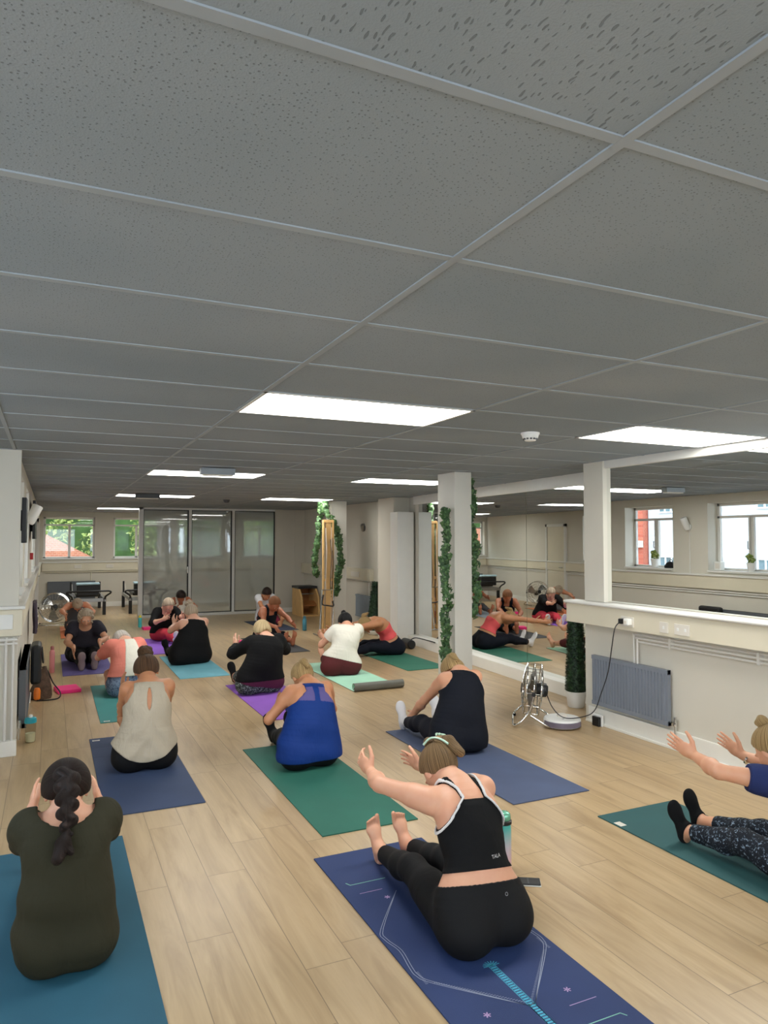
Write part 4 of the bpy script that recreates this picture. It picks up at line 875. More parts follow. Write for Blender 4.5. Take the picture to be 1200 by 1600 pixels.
class Body:
    """a seated figure: everything in world metres; h = heading (0 looks along +Y)"""
    def __init__(b, hip, head, h=0., pitch=60., face=None, hands=None, hand_dir=None, thumb=None, curl=.25, heels=None, foot=None, bulk=1., hipw=1., waist=1., s=1., back=.09, sh=.165, arm=1., bust=0., knees=.0, roll=0., elb=None, legr=1., up=.05, neck=1., kb=1.012):
        hr = math.radians(h); b.F = np.array([-math.sin(hr), math.cos(hr), 0]); b.R = np.array([math.cos(hr), math.sin(hr), 0]); b.s = s
        b.hip = np.array([hip[0], hip[1], 0.]); pr = math.radians(pitch); b.head = np.array(head, float)
        b.crown = nrm(b.F*math.sin(pr)+UP*math.cos(pr)+b.R*roll); b.gaze = nrm(b.F*math.cos(pr)-UP*math.sin(pr)); b.hx = np.cross(b.gaze, b.crown)
        b.HR = np.stack([b.hx, b.gaze, b.crown])
        p0 = b.hip+UP*.10*s-b.F*.0; c7 = b.head-b.crown*.125*s*neck-b.gaze*.035*s
        b.c7 = c7; mid = (p0+c7)/2-b.F*back*s+UP*up*s
        T = np.linspace(0, 1, 17)[:, None]; b.sp = (1-T)**2*p0+2*T*(1-T)*mid+T*T*c7
        tg = np.gradient(b.sp, axis=0); b.st = tg/np.linalg.norm(tg, axis=1)[:, None]; b.sb = np.cross(b.R, b.st)*1.0   # points forward/down
        b.sb = -np.cross(b.R, b.st); b.sb = np.where((b.sb@(-b.F))[:, None] < 0, -b.sb, b.sb); b.sl = np.linalg.norm(np.diff(b.sp, axis=0), axis=1).sum()
        tt = [0, .10, .22, .40, .58, .75, .88, .96, 1.0]
        b.rx = np.interp(np.linspace(0, 1, 17), tt, np.array([.17*hipw, .19*hipw, .18*hipw, .147*waist, .158,   .158, .138, .098, .062]))*bulk*s
        b.ry = np.interp(np.linspace(0, 1, 17), tt, np.array([.12, .128, .122, .105*waist, .112, .108, .090, .07, .058]))*(.5+.5*bulk)*s
        t_ = b.st[14]; b.shl = []; c = b.sp[14]
        hands = hands or (None, None)
        for i, sg in enumerate((-1, 1)):
            b.shl.append(c+b.R*sg*sh*.87*s*(.6+.4*bulk)+b.st[14]*.015-b.sb[14]*.005+b.F*.02)
        b.hands = []; b.elb = []; b.arm = arm
        for i, sg in enumerate((-1, 1)):
            Wp = np.array(hands[i], float) if hands[i] is not None else b.shl[i]+b.F*.42*s+UP*-.05
            hint = (np.array(elb[i], float)*np.array([.8, 1, 1])-UP*.25) if elb and elb[i] is not None else (b.R*sg*.4-UP*1.)
            E_ = ik(b.shl[i], Wp, .275*s, .245*s, hint); b.elb.append(E_)
            fd = nrm(hand_dir[i]) if hand_dir and hand_dir[i] is not None else nrm(Wp-E_)
            th = np.array(thumb[i], float) if thumb and thumb[i] is not None else UP-b.R*sg*.15
            th = nrm(th-fd*(th@fd)); nn = nrm(np.cross(fd, th)); nn = nn*(1 if nn@(b.R*-sg) > 0 else -1)      # palm faces the middle
            b.hands.append((Wp, fd, th, nn))
        b.curl = curl if isinstance(curl, (tuple, list)) else (curl, curl)
        b.hj = []; b.kn = []; b.an = []; b.ft = []; b.legr = legr
        for i, sg in enumerate((-1, 1)):
            H = b.hip+b.R*sg*.088*s*hipw+UP*.105*s+b.F*.03; Hl = np.array(heels[i], float) if heels else b.hip+b.F*.86*s+b.R*sg*.1
            Hl = np.array([Hl[0], Hl[1], Hl[2] if len(Hl) > 2 else .0066]); dr = nrm([Hl[0]-H[0], Hl[1]-H[1], 0]); A = Hl+UP*.072*s-dr*.015
            dl = np.linalg.norm(A-H); f2 = min(1., dl*kb/(.83*s)); K = ik(H, A, .43*s*f2, .40*s*f2, UP+b.R*sg*.1)
            if np.linalg.norm(A-H) > .80*s: K = K+UP*.02
            b.hj.append(H); b.kn.append(K); b.an.append(A); fdir = foot[i] if foot else None
            fd = nrm(fdir) if fdir is not None else nrm(UP*1.+dr*.32+b.R*sg*.22); b.ft.append((Hl, dr, fd, sg))
        P = np.array([b.head, b.hip]+b.hj+b.kn+b.an+b.elb+b.shl+[x[0] for x in b.hands]); b.lo = P.min(0)-.27; b.hi = P.max(0)+.27; b.lo[2] = max(-.02, b.lo[2]); b.lo[2] = -.02
    def torso_uv(b, P):
        best = np.full(len(P), 1e9, np.float32); T = np.zeros(len(P), np.float32); U = np.zeros_like(T); Vv = np.zeros_like(T); Wv = np.zeros_like(T)
        for i in range(16):
            a, c = b.sp[i], b.sp[i+1]; ab = c-a; L2 = ab@ab; pa = P-a.astype(np.float32); tr = pa@ab.astype(np.float32)/L2; t = np.clip(tr, 0, 1)
            d = pa-t[:, None]*ab.astype(np.float32); dd = (d*d).sum(1); mk = dd < best; best[mk] = dd[mk]; T[mk] = ((i+t)/16)[mk]
            sbv = b.sb[i][None]*(1-t[:, None])+b.sb[i+1][None]*t[:, None]; sv = nrm(ab)
            U[mk] = (d@b.R.astype(np.float32))[mk]; Vv[mk] = ((d*sbv).sum(1))[mk]; Wv[mk] = (d@sv.astype(np.float32))[mk]
        return T, U, Vv, Wv
    def torso(b, P):
        T, U, V, Wv = b.torso_uv(P); x = np.linspace(0, 1, 17); rx = np.interp(T, x, b.rx); ry = np.interp(T, x, b.ry); rz = .06*b.s
        k0 = np.sqrt((U/rx)**2+(V/ry)**2+(Wv/rz)**2); k1 = np.sqrt((U/rx**2)**2+(V/ry**2)**2+(Wv/rz**2)**2)+1e-6; d = k0*(k0-1)/k1
        s = b.s
        for sg in (-1, 1):                                    # buttocks, shoulder blades
            hw = (b.rx[2]/.18); c = b.hip+b.R*sg*.088*hw*s+UP*.108*s-b.F*.035*s; d = smin(d, ell(P, c, np.stack([b.R, b.F, UP]), np.array([.108*hw, .118, .112])*s), .05*s)
            c = b.sp[12]+b.R*sg*.085*s+b.sb[12]*.055*s; d = smin(d, ell(P, c, np.stack([b.R, b.sb[12], b.st[12]]), np.array([.055, .03, .075])*s), .05*s)
            d = smin(d, rcone(P, b.sp[15], b.shl[0 if sg < 0 else 1], .048*s, .054*s), .05*s)
        return d, T, U, V
    def limb(b, P, i, off=0.):
        s = b.s*b.arm; S, E_, (Wp, fd, th, nn) = b.shl[i], b.elb[i], b.hands[i]; s0 = S*.9+E_*.1
        d = rcone(P, S, S+(E_-S)*.3, .054*s, .052*s); d = smin(d, rcone(P, S+(E_-S)*.25, E_, .050*s, .037*s), .03)
        fm = E_+(Wp-E_)*.3; d = smin(d, rcone(P, E_, fm, .037*s, .041*s), .02); d = smin(d, rcone(P, fm, Wp, .041*s, .026*b.s), .02)
        return d
    def arms(b, P):
        return np.minimum(b.limb(P, 0), b.limb(P, 1))
    def hand(b, P, i):
        Wp, fd, th, nn = b.hands[i]; s = b.s; cu = b.curl[i]; R = np.stack([th, nn, fd]); d = np.full(len(P), .5, np.float32)
        mk = np.linalg.norm(P-Wp.astype(np.float32), axis=1) < .27; Q = P[mk]
        if not len(Q): return d
        q = rcone(Q, Wp-fd*.02, Wp+fd*.02*s, .024*s, .026*s)
        q = smin(q, ell(Q, Wp+fd*.055*s, R, np.array([.041, .0155, .053])*s), .018)
        fg = [(.029, .071, .0085), (.0095, .079, .0088), (-.0105, .073, .0084), (-.029, .058, .0075)]
        for x, L, r in fg:
            p = Wp+fd*.092*s+th*x*s+nn*.0; dirv = nrm(fd+th*x*3.2); a = cu*.5; q0 = None
            for j, fr in enumerate((.45, .32, .23)):
                dv = nrm(dirv*math.cos(a)+nn*math.sin(a)); p2 = p+dv*L*fr*s; c = rcone(Q, p, p2, r*s*(1-.08*j), r*s*(.92-.08*j)); q0 = c if q0 is None else smin(q0, c, .003); p = p2; a += cu*.75
            q = smin(q, q0, .005)
        p = Wp+fd*.022*s+th*.026*s+nn*.006*s; p1 = p+nrm(th*.85+fd*.6+nn*.15)*.038*s; p2 = p1+nrm(th*.6+fd*.8)*.032*s; p3 = p2+nrm(th*.45+fd*.85)*.026*s
        q0 = smin(rcone(Q, p, p1, .0155*s, .0125*s), rcone(Q, p1, p2, .0122*s, .0105*s), .004); q0 = smin(q0, rcone(Q, p2, p3, .0105*s, .0085*s), .003); q = smin(q, q0, .008)
        d[mk] = q; return d
    def legs(b, P, k=.0):
        out = None; s = b.s*b.legr
        for i in (0, 1):
            H, K, A = b.hj[i], b.kn[i], b.an[i]; d = rcone(P, H, K, .092*s, .060*s); d = smin(d, rcone(P, H+(K-H)*.15, H+(K-H)*.6, .09*s, .078*s), .03)
            cv = K+(A-K)*.30-UP*.012; d = smin(d, rcone(P, K, cv, .055*s, .056*s), .03); d = smin(d, rcone(P, cv, A, .056*s, .034*b.s), .03)
            out = d if out is None else smin(out, d, .015)
        return out
    def foot_(b, P, i, sock=False):
        Hl, dr, fd, sg = b.ft[i]; s = b.s; A = b.an[i]; sd = nrm(np.cross(fd, dr)); sd = sd*(1 if sd@b.R*sg > 0 else -1)  # outward
        so = nrm(dr-fd*(dr@fd)); d = np.full(len(P), .5, np.float32); mk = np.linalg.norm(P-A.astype(np.float32), axis=1) < .36; Q = P[mk]
        if not len(Q): return d
        heel = Hl+UP*.036*s+dr*.002; q = ell(Q, heel, np.stack([sd, so, fd]), np.array([.031, .034, .040])*s); q = smin(q, rcone(Q, A-dr*.02, A+fd*.015, .036*s, .034*s), .03)
        m1 = heel+fd*.085*s-so*.004*s; ball = heel+fd*.145*s+so*.008*s
        q = smin(q, ell(Q, m1, np.stack([sd, so, fd]), np.array([.033, .026, .065])*s), .03); q = smin(q, ell(Q, ball, np.stack([sd, so, fd]), np.array([.044, .017, .034])*s), .03)
        if sock: q = smin(q, ell(Q, ball+fd*.032*s+so*.002, np.stack([sd, so, fd]), np.array([.040, .016, .036])*s), .02)
        else:
            for x, L, r in ((-.031, .046, .0125), (-.011, .040, .0085), (.004, .036, .008), (.018, .031, .0077), (.031, .025, .0075)):
                p = ball+sd*x*s+fd*.018*s; q = smin(q, rcone(Q, p, p+(fd*L-so*.012)*s, r*s, r*.95*s), .005)
        d[mk] = q; return d
    def headsdf(b, P):
        s = b.s*1.06; c = b.head; d = np.full(len(P), .5, np.float32); mk = np.linalg.norm(P-c.astype(np.float32), axis=1) < .34; Q = P[mk]
        if not len(Q): return d
        X, G, C = b.hx, b.gaze, b.crown; R = b.HR
        q = ell(Q, c+C*.025*s-G*.012*s, R, np.array([.074, .092, .082])*s); q = smin(q, ell(Q, c-C*.03*s+G*.028*s, R, np.array([.058, .062, .078])*s), .03)
        q = smin(q, ell(Q, c-C*.088*s+G*.062*s, R, np.array([.026, .022, .018])*s), .02)                 # chin
        q = smin(q, rcone(Q, c+C*.012*s+G*.088*s, c-C*.026*s+G*.108*s, .008*s, .0125*s), .008)            # nose
        for sg in (-1, 1):
            q = smin(q, ell(Q, c+C*.014*s+G*.076*s+X*sg*.030*s, R, np.array([.024, .012, .008])*s), .012)  # brow
            q = smin(q, ell(Q, c-C*.022*s+G*.062*s+X*sg*.036*s, R, np.array([.02, .018, .017])*s), .015)   # cheek
            e = -ell(Q, c-C*.002*s+G*.092*s+X*sg*.030*s, R, np.array([.017, .013, .010])*s); q = -smin(-q, -e, .008)
            q = smin(q, ell(Q, c-C*.005*s-G*.008*s+X*sg*.077*s, np.stack([nrm(X+G*-.35*sg), nrm(G+X*.35*sg), C]), np.array([.009, .019, .031])*s), .006)
        q = smin(q, ell(Q, c-C*.052*s+G*.086*s, R, np.array([.023, .009, .0045])*s), .004); q = smin(q, ell(Q, c-C*.060*s+G*.085*s, R, np.array([.019, .010, .0055])*s), .004)
        q = smin(q, rcone(Q, c-C*.05*s-G*.022*s, b.c7+b.st[-1]*.0, .054*s, .058*s), .03); d[mk] = q; return d
    def skin(b, P, sock=False):
        d, T, U, V = b.torso(P); d = smin(d, b.arms(P), .035); d = smin(d, b.legs(P), .04); d = smin(d, b.headsdf(P), .03)
        for i in (0, 1): d = smin(d, b.hand(P, i), .008); d = smin(d, b.foot_(P, i, sock), .012)
        return np.maximum(d, .0075-P[:, 2])
def skinmat(name, rgb):
    if name in MATS: return MATS[name]
    c = lin(rgb); t = NT(name); v = t.pos(); n = t.noise(v, 14, 3)
    t.base(t.mix(t.ramp(n, [(.35, 0.), (.7, 1.)]), tuple(x*y for x, y in zip(c, (.95, .88, .86))), c)); t.rough(.5)
    t.b.inputs['Subsurface Weight'].default_value = .12; t.b.inputs['Subsurface Radius'].default_value = (.012, .005, .003); t.b.inputs['Subsurface Scale'].default_value = .6
    t.bump(t.noise(v, 220, 2), .05, .002); return t.m
def hairmat(name, rgb, rgb2):
    if name in MATS: return MATS[name]
    t = NT(name); at = t.n('ShaderNodeAttribute', attribute_name='strand'); n = t.n('ShaderNodeTexNoise', noise_dimensions='1D'); t.set(n.inputs['W'], at.outputs['Fac']); n.inputs['Scale'].default_value = 6.5; n.inputs['Detail'].default_value = 5.; n.inputs['Roughness'].default_value = .75
    t.base(t.mix(t.ramp(n.outputs[0], [(.36, 0.), (.64, 1.)]), lin(rgb), lin(rgb2))); t.rough(.5); t.b.inputs['Specular IOR Level'].default_value = .25
    t.bump(n.outputs[0], .9, .008); return t.m
def fabric(name, rgb, rough=.85, pat=None, wr=.35):
    if name in MATS: return MATS[name]
    c = lin(rgb); t = NT(name); v = t.pos(); base = t.mix(t.noise(v, 5, 2), tuple(x*.86 for x in c), c)
    if pat:
        c2, sc, lo = pat; n = t.noise(v, sc, 4, .65, .8); base = t.mix(t.ramp(n, [(lo, 0.), (lo+.07, 1.)]), base, lin(c2))
    t.base(base); t.rough(rough); t.b.inputs['Specular IOR Level'].default_value = .25
    v2 = t.pos(scale=(1, 1, .45)); h = t.math('ADD', t.noise(v2, 11, 3, .55, .7), t.math('MULTIPLY', t.noise(v, 400, 1), .06)); t.bump(h, wr, .02); return t.m
def person(lab, B, h, skin, top=None, bottoms=None, socks=None, hair=None, extras=None, eyes=False, group='people sitting on mats in a forward stretch'):
    t = thing('person', lab, 'person', tuple(B.hip), group)
    lo, hi = B.lo, B.hi; s = B.s
    v, f = surface(lambda P: B.skin(P, bool(socks)), lo, hi, h); np_mesh('body', v, f, [skinmat('skin_%d_%d_%d' % skin, skin)], t)
    xs = np.linspace(0, 1, 17); r0 = B.ry.max()
    wl = B.sl
    if top:
        def cuts(P, dT, T, U, V):
            o = top; g = (o.get('t0', -1)-T)*wl; n = (T-o.get('t1', .97))*wl*1.0
            if 'un' in o:                                       # straps: neckline only between them
                au = np.abs(U); tb = np.where(V > 0, o.get('tb', .84), o.get('tf', .66)); n = np.minimum((T-tb)*wl, o['un']-au); n = np.minimum((T-tb)*wl, o['un']-au)
                n = np.where(au > o['un'], -np.minimum(au-o['un'], .05), np.minimum((T-tb)*wl, o['un']-au) if True else 0)
            g = np.maximum(g, n)
            if o.get('sleeve'):
                au = np.abs(U); nk = o.get('neck', .085)*s; dp = (1.02-np.where(V > 0, o.get('t1', .95), o.get('t1', .95)-.06))*wl; g = np.maximum((o.get('t0', -1)-T)*wl, (1-np.sqrt((au/nk)**2+((T-1.02)*wl/dp)**2))*np.minimum(nk, dp))
            if 'w' in o: g = np.maximum(g, np.abs(U)-np.interp(T, o['w'][0], o['w'][1])*s)
            if 'keyhole' in o:
                kt, kw, kh = o['keyhole']; e = ((U/kw)**2+((T-kt)*wl/kh)**2); g = np.maximum(g, np.where(V > 0, (1-np.sqrt(e))*kw, -1))
            if 'hemz' in o: g = np.maximum(g, o['hemz']-P[:, 2]+o.get('hemc', 0)*(U/.2)**2)
            return g
        def topsdf(P):
            dT, T, U, V = B.torso(P); off = np.interp(T, [0, .35, .7, 1], top.get('off', (.014, .014, .010, .007))); d = dT
            sl = top.get('sleeve', 0); g = cuts(P, dT, T, U, V)
            if sl:
                for i in (0, 1):
                    S, E_, Wp = B.shl[i], B.elb[i], B.hands[i][0]; a = B.limb(P, i); ar = nrm(E_-S); L = np.linalg.norm(E_-S); p1 = (P-S.astype(np.float32))@ar.astype(np.float32)
                    near = a < dT
                    if sl <= 1: cut = p1-L*sl; fo = rcone(P, E_+(Wp-E_)*.25, Wp, .05, .04); cut = np.where(fo < rcone(P, S, E_, .05, .05)-.02, .05, cut)
                    else:
                        p2 = (P-E_.astype(np.float32))@nrm(Wp-E_).astype(np.float32); cut = p2-np.linalg.norm(Wp-E_)*(sl-1); up_ = rcone(P, S, E_, .05, .04); lo_ = rcone(P, E_, Wp, .04, .03); cut = np.where(lo_ < up_, cut, -.05)
                    a = a-top.get('soff', .004); d = smin(d, a, top.get('sk', .05)); g = np.where(near, cut, g)
            else:
                d = smin(d, B.arms(P), .035); g = np.maximum(g, dT-.03)
            if top.get('flare'): off = off+top['flare']*np.clip(1-T/.5, 0, 1)
            if top.get('drape'): off = off+top['drape']*np.sin(T*30+np.abs(U)*44)*np.clip((.52-T)*5, 0, 1)
            fold = top.get('fold', .002)*(np.sin(T*24+U*9)+np.sin(T*13-U*21+1.))
            return np.maximum(np.maximum(d-off-fold*np.clip(1.1-T, 0, 1), g), .0095-P[:, 2])
        v, f = surface(topsdf, lo, hi, h*.9); np_mesh(top['name'], v, f, [top['mat']], t)
        if 'trim' in top:
            def trimsdf(P):
                dT, T, U, V = B.torso(P); d = smin(dT, B.arms(P), .035); g = np.abs(U)-np.interp(T, top['w'][0], top['w'][1])*s
                return np.maximum(np.maximum(np.abs(d-.011)-.0045, np.abs(g+.004)-top['trim'][1]), np.maximum((top.get('trim0', .5)-T)*wl, dT-.03))
            v, f = surface(trimsdf, lo, hi, h*.8); np_mesh('strap_trim', v, f, [top['trim'][0]], t)
        if 'panel' in top:
            pm, fn, po = top['panel']
            def psdf(P):
                dT, T, U, V = B.torso(P); d = smin(dT, B.arms(P), .035) if not top.get('sleeve') else dT; off = np.interp(T, [0, .35, .7, 1], top.get('off', (.014, .014, .010, .007)))
                return np.maximum(np.maximum(d-off-po, cuts(P, dT, T, U, V)), np.maximum(fn(T, U, V), dT-.04))
            v, f = surface(psdf, lo, hi, h*.9)
            if len(f): np_mesh(top.get('pname', 'back_panel'), v, f, [pm], t)
    if bottoms:
        def leg(P):
            dT, T, U, V = B.torso(P); dL = B.legs(P); d = smin(dT, dL, .04)-bottoms.get('off', .007); g = np.where(dT < dL, (T-bottoms.get('tw', .30))*wl, -.05); g = np.maximum(g, np.where(T > bottoms.get('tw', .3), -dT*0+np.where(dT < dL, .02, -.05), -.05))
            for i in (0, 1):
                K, A = B.kn[i], B.an[i]; ax = nrm(A-K); L = np.linalg.norm(A-K); c = (P-K.astype(np.float32))@ax.astype(np.float32)-(L-bottoms.get('cuff', .06)); nr = np.linalg.norm(P-(K+A).astype(np.float32)*.5, axis=1) < .34; g = np.where(nr, np.maximum(g, c), g)
            return np.maximum(np.maximum(d, g), .0085-P[:, 2])
        v, f = surface(leg, lo, hi, h*.95); np_mesh(bottoms.get('name', 'leggings'), v, f, [bottoms['mat']], t)
        if 'band' in bottoms:
            def bd(P):
                dT, T, U, V = B.torso(P); return np.maximum(np.maximum(dT-.012, np.abs(T-bottoms['band'][1])*wl-bottoms['band'][2]), .0085-P[:, 2])
            v, f = surface(bd, lo, hi, h*.95); np_mesh('waistband', v, f, [bottoms['band'][0]], t)
    if socks:
        for i in (0, 1):
            def sk_(P):
                d = smin(B.foot_(P, i, True), rcone(P, B.an[i], B.an[i]+(B.kn[i]-B.an[i])*.4, .036*s, .045*s), .02)-.004; ax = nrm(B.an[i]-B.kn[i]); c = -((P-B.an[i].astype(np.float32))@ax.astype(np.float32))-socks.get('h', .06)
                if 'low' in socks:
                    Hl, dr, fd, sg = B.ft[i]; so = nrm(dr-fd*(dr@fd)); q = P-(Hl+UP*.036).astype(np.float32); a_ = q@fd.astype(np.float32); c = -(q@so.astype(np.float32))-(.014+.42*np.maximum(a_, 0))
                return np.maximum(np.maximum(d, c), .0078-P[:, 2])
            c = B.an[i]; v, f = surface(sk_, c-.32, c+.32, h*.85); np_mesh('sock', v, f, [socks['mat']], t)
    if hair:
        s = s*1.06; c, X, G, C, R = B.head, B.hx, B.gaze, B.crown, B.HR; L = lambda p: c+X*p[0]*s+G*p[1]*s+C*p[2]*s
        pole = nrm(L(hair.get('pole', (0, -.09, .05)))-c); e1 = nrm(np.cross(pole, X+.01)); e2 = np.cross(pole, e1)
        def strand(v):
            q = v-c; return np.arctan2(q@e2, q@e1)*hair.get('freq', 2.2)+(q@pole)*1.2
        def capsdf(P):
            q = (P-c.astype(np.float32))/s; g = q@G.astype(np.float32); u = q@C.astype(np.float32); x = q@X.astype(np.float32); th = hair.get('th', .010)+.005
            d = ell(P, c+C*.027*s-G*.014*s, R, np.array([.074+th, .092+th, .083+th])*s)
            if hair.get('low'): d = smin(d, ell(P, c-C*.035*s-G*.035*s, R, np.array([.068+th, .06+th, .06])*s), .03)
            fr = g-(hair.get('line', .004)+.85*u); return np.maximum(np.maximum(d, fr*s*.75), (-u-hair.get('nape', .062)+.42*np.maximum(np.abs(x)-.015, 0)*(0. if hair.get('low') else 1.)-(.25*np.abs(x) if hair.get('low') else 0))*s)
        v, f = surface(capsdf, c-.2, c+.2, min(h, .006)); hc = np_mesh('hair', v, f, [hair['mat']], t, {'strand': strand(v)})
        for nm, segs, mname in hair.get('bits', []):
            S_ = [(L(a), L(b_), r1*s, r2*s) for a, b_, r1, r2 in segs]; P0 = np.array([x for q in S_ for x in q[:2]]); mr = max(max(q[2:]) for q in S_)+.03
            def bs(P):
                d = None
                for a, b_, r1, r2 in S_: k = rcone(P, a, b_, r1, r2); d = k if d is None else smin(d, k, .006)
                return d
            v, f = surface(bs, P0.min(0)-mr, P0.max(0)+mr, min(h, .006)*.8); cc = P0.mean(0); q = v-cc
            np_mesh(nm, v, f, [mname or hair['mat']], hc, {'strand': np.arctan2(q@e2, q@e1)*1.2+(q@pole)*22})
    if eyes:
        for sg in (-1, 1):
            e = B.head-B.crown*.002*s+B.gaze*.074*s+B.hx*sg*.030*s; MB().lathe(e-B.gaze*.0, [(.0115*s*math.cos(a), .0115*s*math.sin(a)) for a in np.linspace(-PI/2, PI/2, 8)], 12, ax=tuple(B.gaze)).build('eye', mat('eye_white', (225, 220, 214), .3), t)
            e2 = e+B.gaze*.0085*s; MB().lathe(e2, [(.006*s, 0), (.005*s, .0028*s), (.001, .0035*s)], 12, ax=tuple(nrm(B.gaze-B.crown*.2))).build('iris', mat('iris_brown', (52, 34, 24), .2), t)
        m_ = B.head-B.crown*.056*s+B.gaze*.0945*s; MB().box(m_-np.array([.016, .003, .003]), m_+np.array([.016, .003, .003])).build('lips', mat('lips', (170, 92, 84), .5), t, .002)
    if extras: extras(B, t)
    return t
def bun(c, r, n=9, seed=1, tail=None):
    rs = np.random.RandomState(seed); out = []; c = np.array(c)
    for k in range(n):
        a = rs.normal(size=3); a /= np.linalg.norm(a); b_ = np.cross(a, rs.normal(size=3)); b_ /= np.linalg.norm(b_); out.append((tuple(c+a*r*.62), tuple(c+b_*r*.62), r*.42, r*.34))
    out.append((tuple(c), tuple(c+.001), r*.8, r*.8)); return out
def band(name, B, i, m, r=.034, w=.022, face=None):
    """bracelet or watch round wrist i"""
    def f_(B, t):
        Wp, fd, th, nn = B.hands[i]; c = Wp-fd*.035
        q = MB(); q.lathe(c-fd*w/2, [(r-.004, 0), (r, 0), (r, w), (r-.004, w)], 20, ax=tuple(fd)); o = q.build(name, m, t)
        if face: MB().lathe(c-nn*(r-.002), [(.017, 0), (.017, .008), (.014, .01)], 16, ax=tuple(-nn)).build('watch_face', face, o)
    return f_
def multi(*fs):
    def g(B, t):
        for f in fs: f(B, t)
    return g
BLK = fabric('black_jersey', (13, 13, 15)); BLK2 = fabric('black_leggings_fabric', (16, 16, 18), .75, wr=.2); NAVY = fabric('navy_jersey', (13, 17, 28)); NAVY2 = fabric('navy_leggings_fabric', (13, 17, 30), .8, wr=.2)
OLIVE = fabric('olive_tee_fabric', (50, 48, 33), wr=.5); BEIGE = fabric('beige_crepe', (186, 174, 154), .75, wr=.8); BLUE = fabric('bright_blue_tank_fabric', (10, 50, 122), .7, wr=.5); MESH = fabric('blue_mesh_fabric', (92, 84, 138), .8, wr=.1)
WHITE = fabric('white_tee_fabric', (236, 232, 218), wr=.5); BURG = fabric('burgundy_leggings_fabric', (92, 40, 42), wr=.2); CORAL = fabric('coral_crop_fabric', (232, 92, 96), .7, wr=.15); GREYT = fabric('grey_tee_fabric', (92, 92, 96)); CHAR = fabric('charcoal_tee_fabric', (48, 46, 56))
RED = fabric('coral_red_leggings_fabric', (204, 62, 78), wr=.2); PATL = fabric('black_leggings_pale_speckle', (22, 28, 38), .8, ((130, 150, 170), 66, .56), .15); PATG = fabric('grey_speckled_leggings', (44, 52, 52), .8, ((150, 160, 158), 60, .52), .15); PATB = fabric('blue_grey_patterned_leggings', (120, 136, 160), .8, ((72, 84, 112), 40, .5), .2)
SOCKB = fabric('black_sock_knit', (18, 18, 20), .95, wr=.05); SOCKW = fabric('white_sock_knit', (236, 236, 240), .9, wr=.08); SOCKG = fabric('grey_sock_knit', (138, 122, 126), .95, wr=.05); WTRIM = fabric('white_trim_fabric', (224, 222, 222), .8, wr=.02)
H_DK = hairmat('hair_dark_brown', (13, 8, 7), (46, 30, 24)); H_BR = hairmat('hair_brown', (58, 40, 28), (128, 92, 60)); H_BL = hairmat('hair_dark_blonde', (104, 78, 48), (206, 174, 120)); H_BL2 = hairmat('hair_pale_blonde', (150, 124, 84), (226, 204, 160)); H_BK = hairmat('hair_black', (6, 6, 8), (22, 20, 22)); H_MB = hairmat('hair_mousy_brown', (74, 54, 36), (160, 128, 88)); H_GR = hairmat('hair_grey_blonde', (120, 100, 82), (214, 196, 172)); H_RD = hairmat('hair_reddish_brown', (92, 54, 34), (168, 112, 72))
S1 = (214, 160, 128); S2 = (222, 168, 138); S3 = (196, 138, 100); S4 = (226, 176, 150); S5 = (178, 112, 80)
# 1 foreground left: olive tee and braid
B = Body((.085, 3.20), (.080, 3.40, .600), 0, 50, hands=((-.055, 3.72, .43), (.235, 3.72, .415)), hand_dir=((.02, .75, .65), (-.12, .75, .62)), heels=((.0, 4.05), (.19, 4.05)), s=.95, bulk=1.0, hipw=.93, waist=1.14, back=.12, elb=((-.6, 0, -1), (.6, 0, -1)), sh=.165)
bits = []
for k in range(9):
    f_ = k/8; y = -.122-.018*math.sin(f_*3)+.0; z = -.005-.245*f_; sx = .016*(1 if k % 2 else -1); r = .037-.016*f_
    if k == 8: r = .012
    bits.append(((sx*1.2, y+.012-.0*f_, z+.016), (-sx*.8, y-.006, z-.018), r, r*.82))
tailb = [((0, -.125, -.255), (-.015, -.125, -.30), .014, .030), ((-.015, -.125, -.30), (-.035, -.12, -.355), .030, .022), ((-.01, -.125, -.29), (.012, -.12, -.335), .02, .014)]
def tee_label(B, t): pass
person('person in olive green T-shirt with long dark braid, on the petrol blue mat', B, .0055, S2, dict(name='t_shirt', mat=OLIVE, t0=-1, t1=.84, neck=.115, sk=.075, sleeve=.80, off=(.016, .018, .012, .008), soff=.006, flare=.006, fold=.003), dict(mat=BLK2, tw=.3),
       hair=dict(mat=H_DK, pole=(0, -.115, .0), th=.021, nape=.085, freq=1.6, bits=[('braid', bits, None), ('braid_tail', tailb, None)]), extras=band('wristband', B, 0, M['black'], .031, .016))
# 2 beige sleeveless top, messy bun
B = Body((.655, 5.60), (.690, 5.83, .665), 0, 48, hands=((.545, 6.10, .47), (.80, 6.12, .44)), hand_dir=((.0, .5, .85), (0, .6, .7)), heels=((.60, 6.40), (.80, 6.42)), s=.97, bulk=1.05, hipw=1.12, waist=1.02, back=.11, elb=((-.2, 0, -1), (.4, 0, -1)))
person('person in beige sleeveless keyhole-back top with messy dark bun, on slate blue mat', B, .0065, S3, dict(name='sleeveless_top', mat=BEIGE, t0=-1, t1=.93, w=([0, .55, .68, .80, .92, 1], [.3, .24, .155, .115, .108, .12]), off=(.018, .020, .013, .008), flare=.004, keyhole=(.70, .016, .075), hemz=.085, hemc=.085, drape=.0042, fold=.0025), dict(mat=BLK2, tw=.3),
       hair=dict(mat=hairmat('hair_brown_highlights', (34, 24, 18), (112, 80, 52)), pole=(0, -.06, .10), th=.015, nape=.066, freq=2.4, bits=[('bun', bun((.0, -.045, .145), .060, 16, 3), None)]))
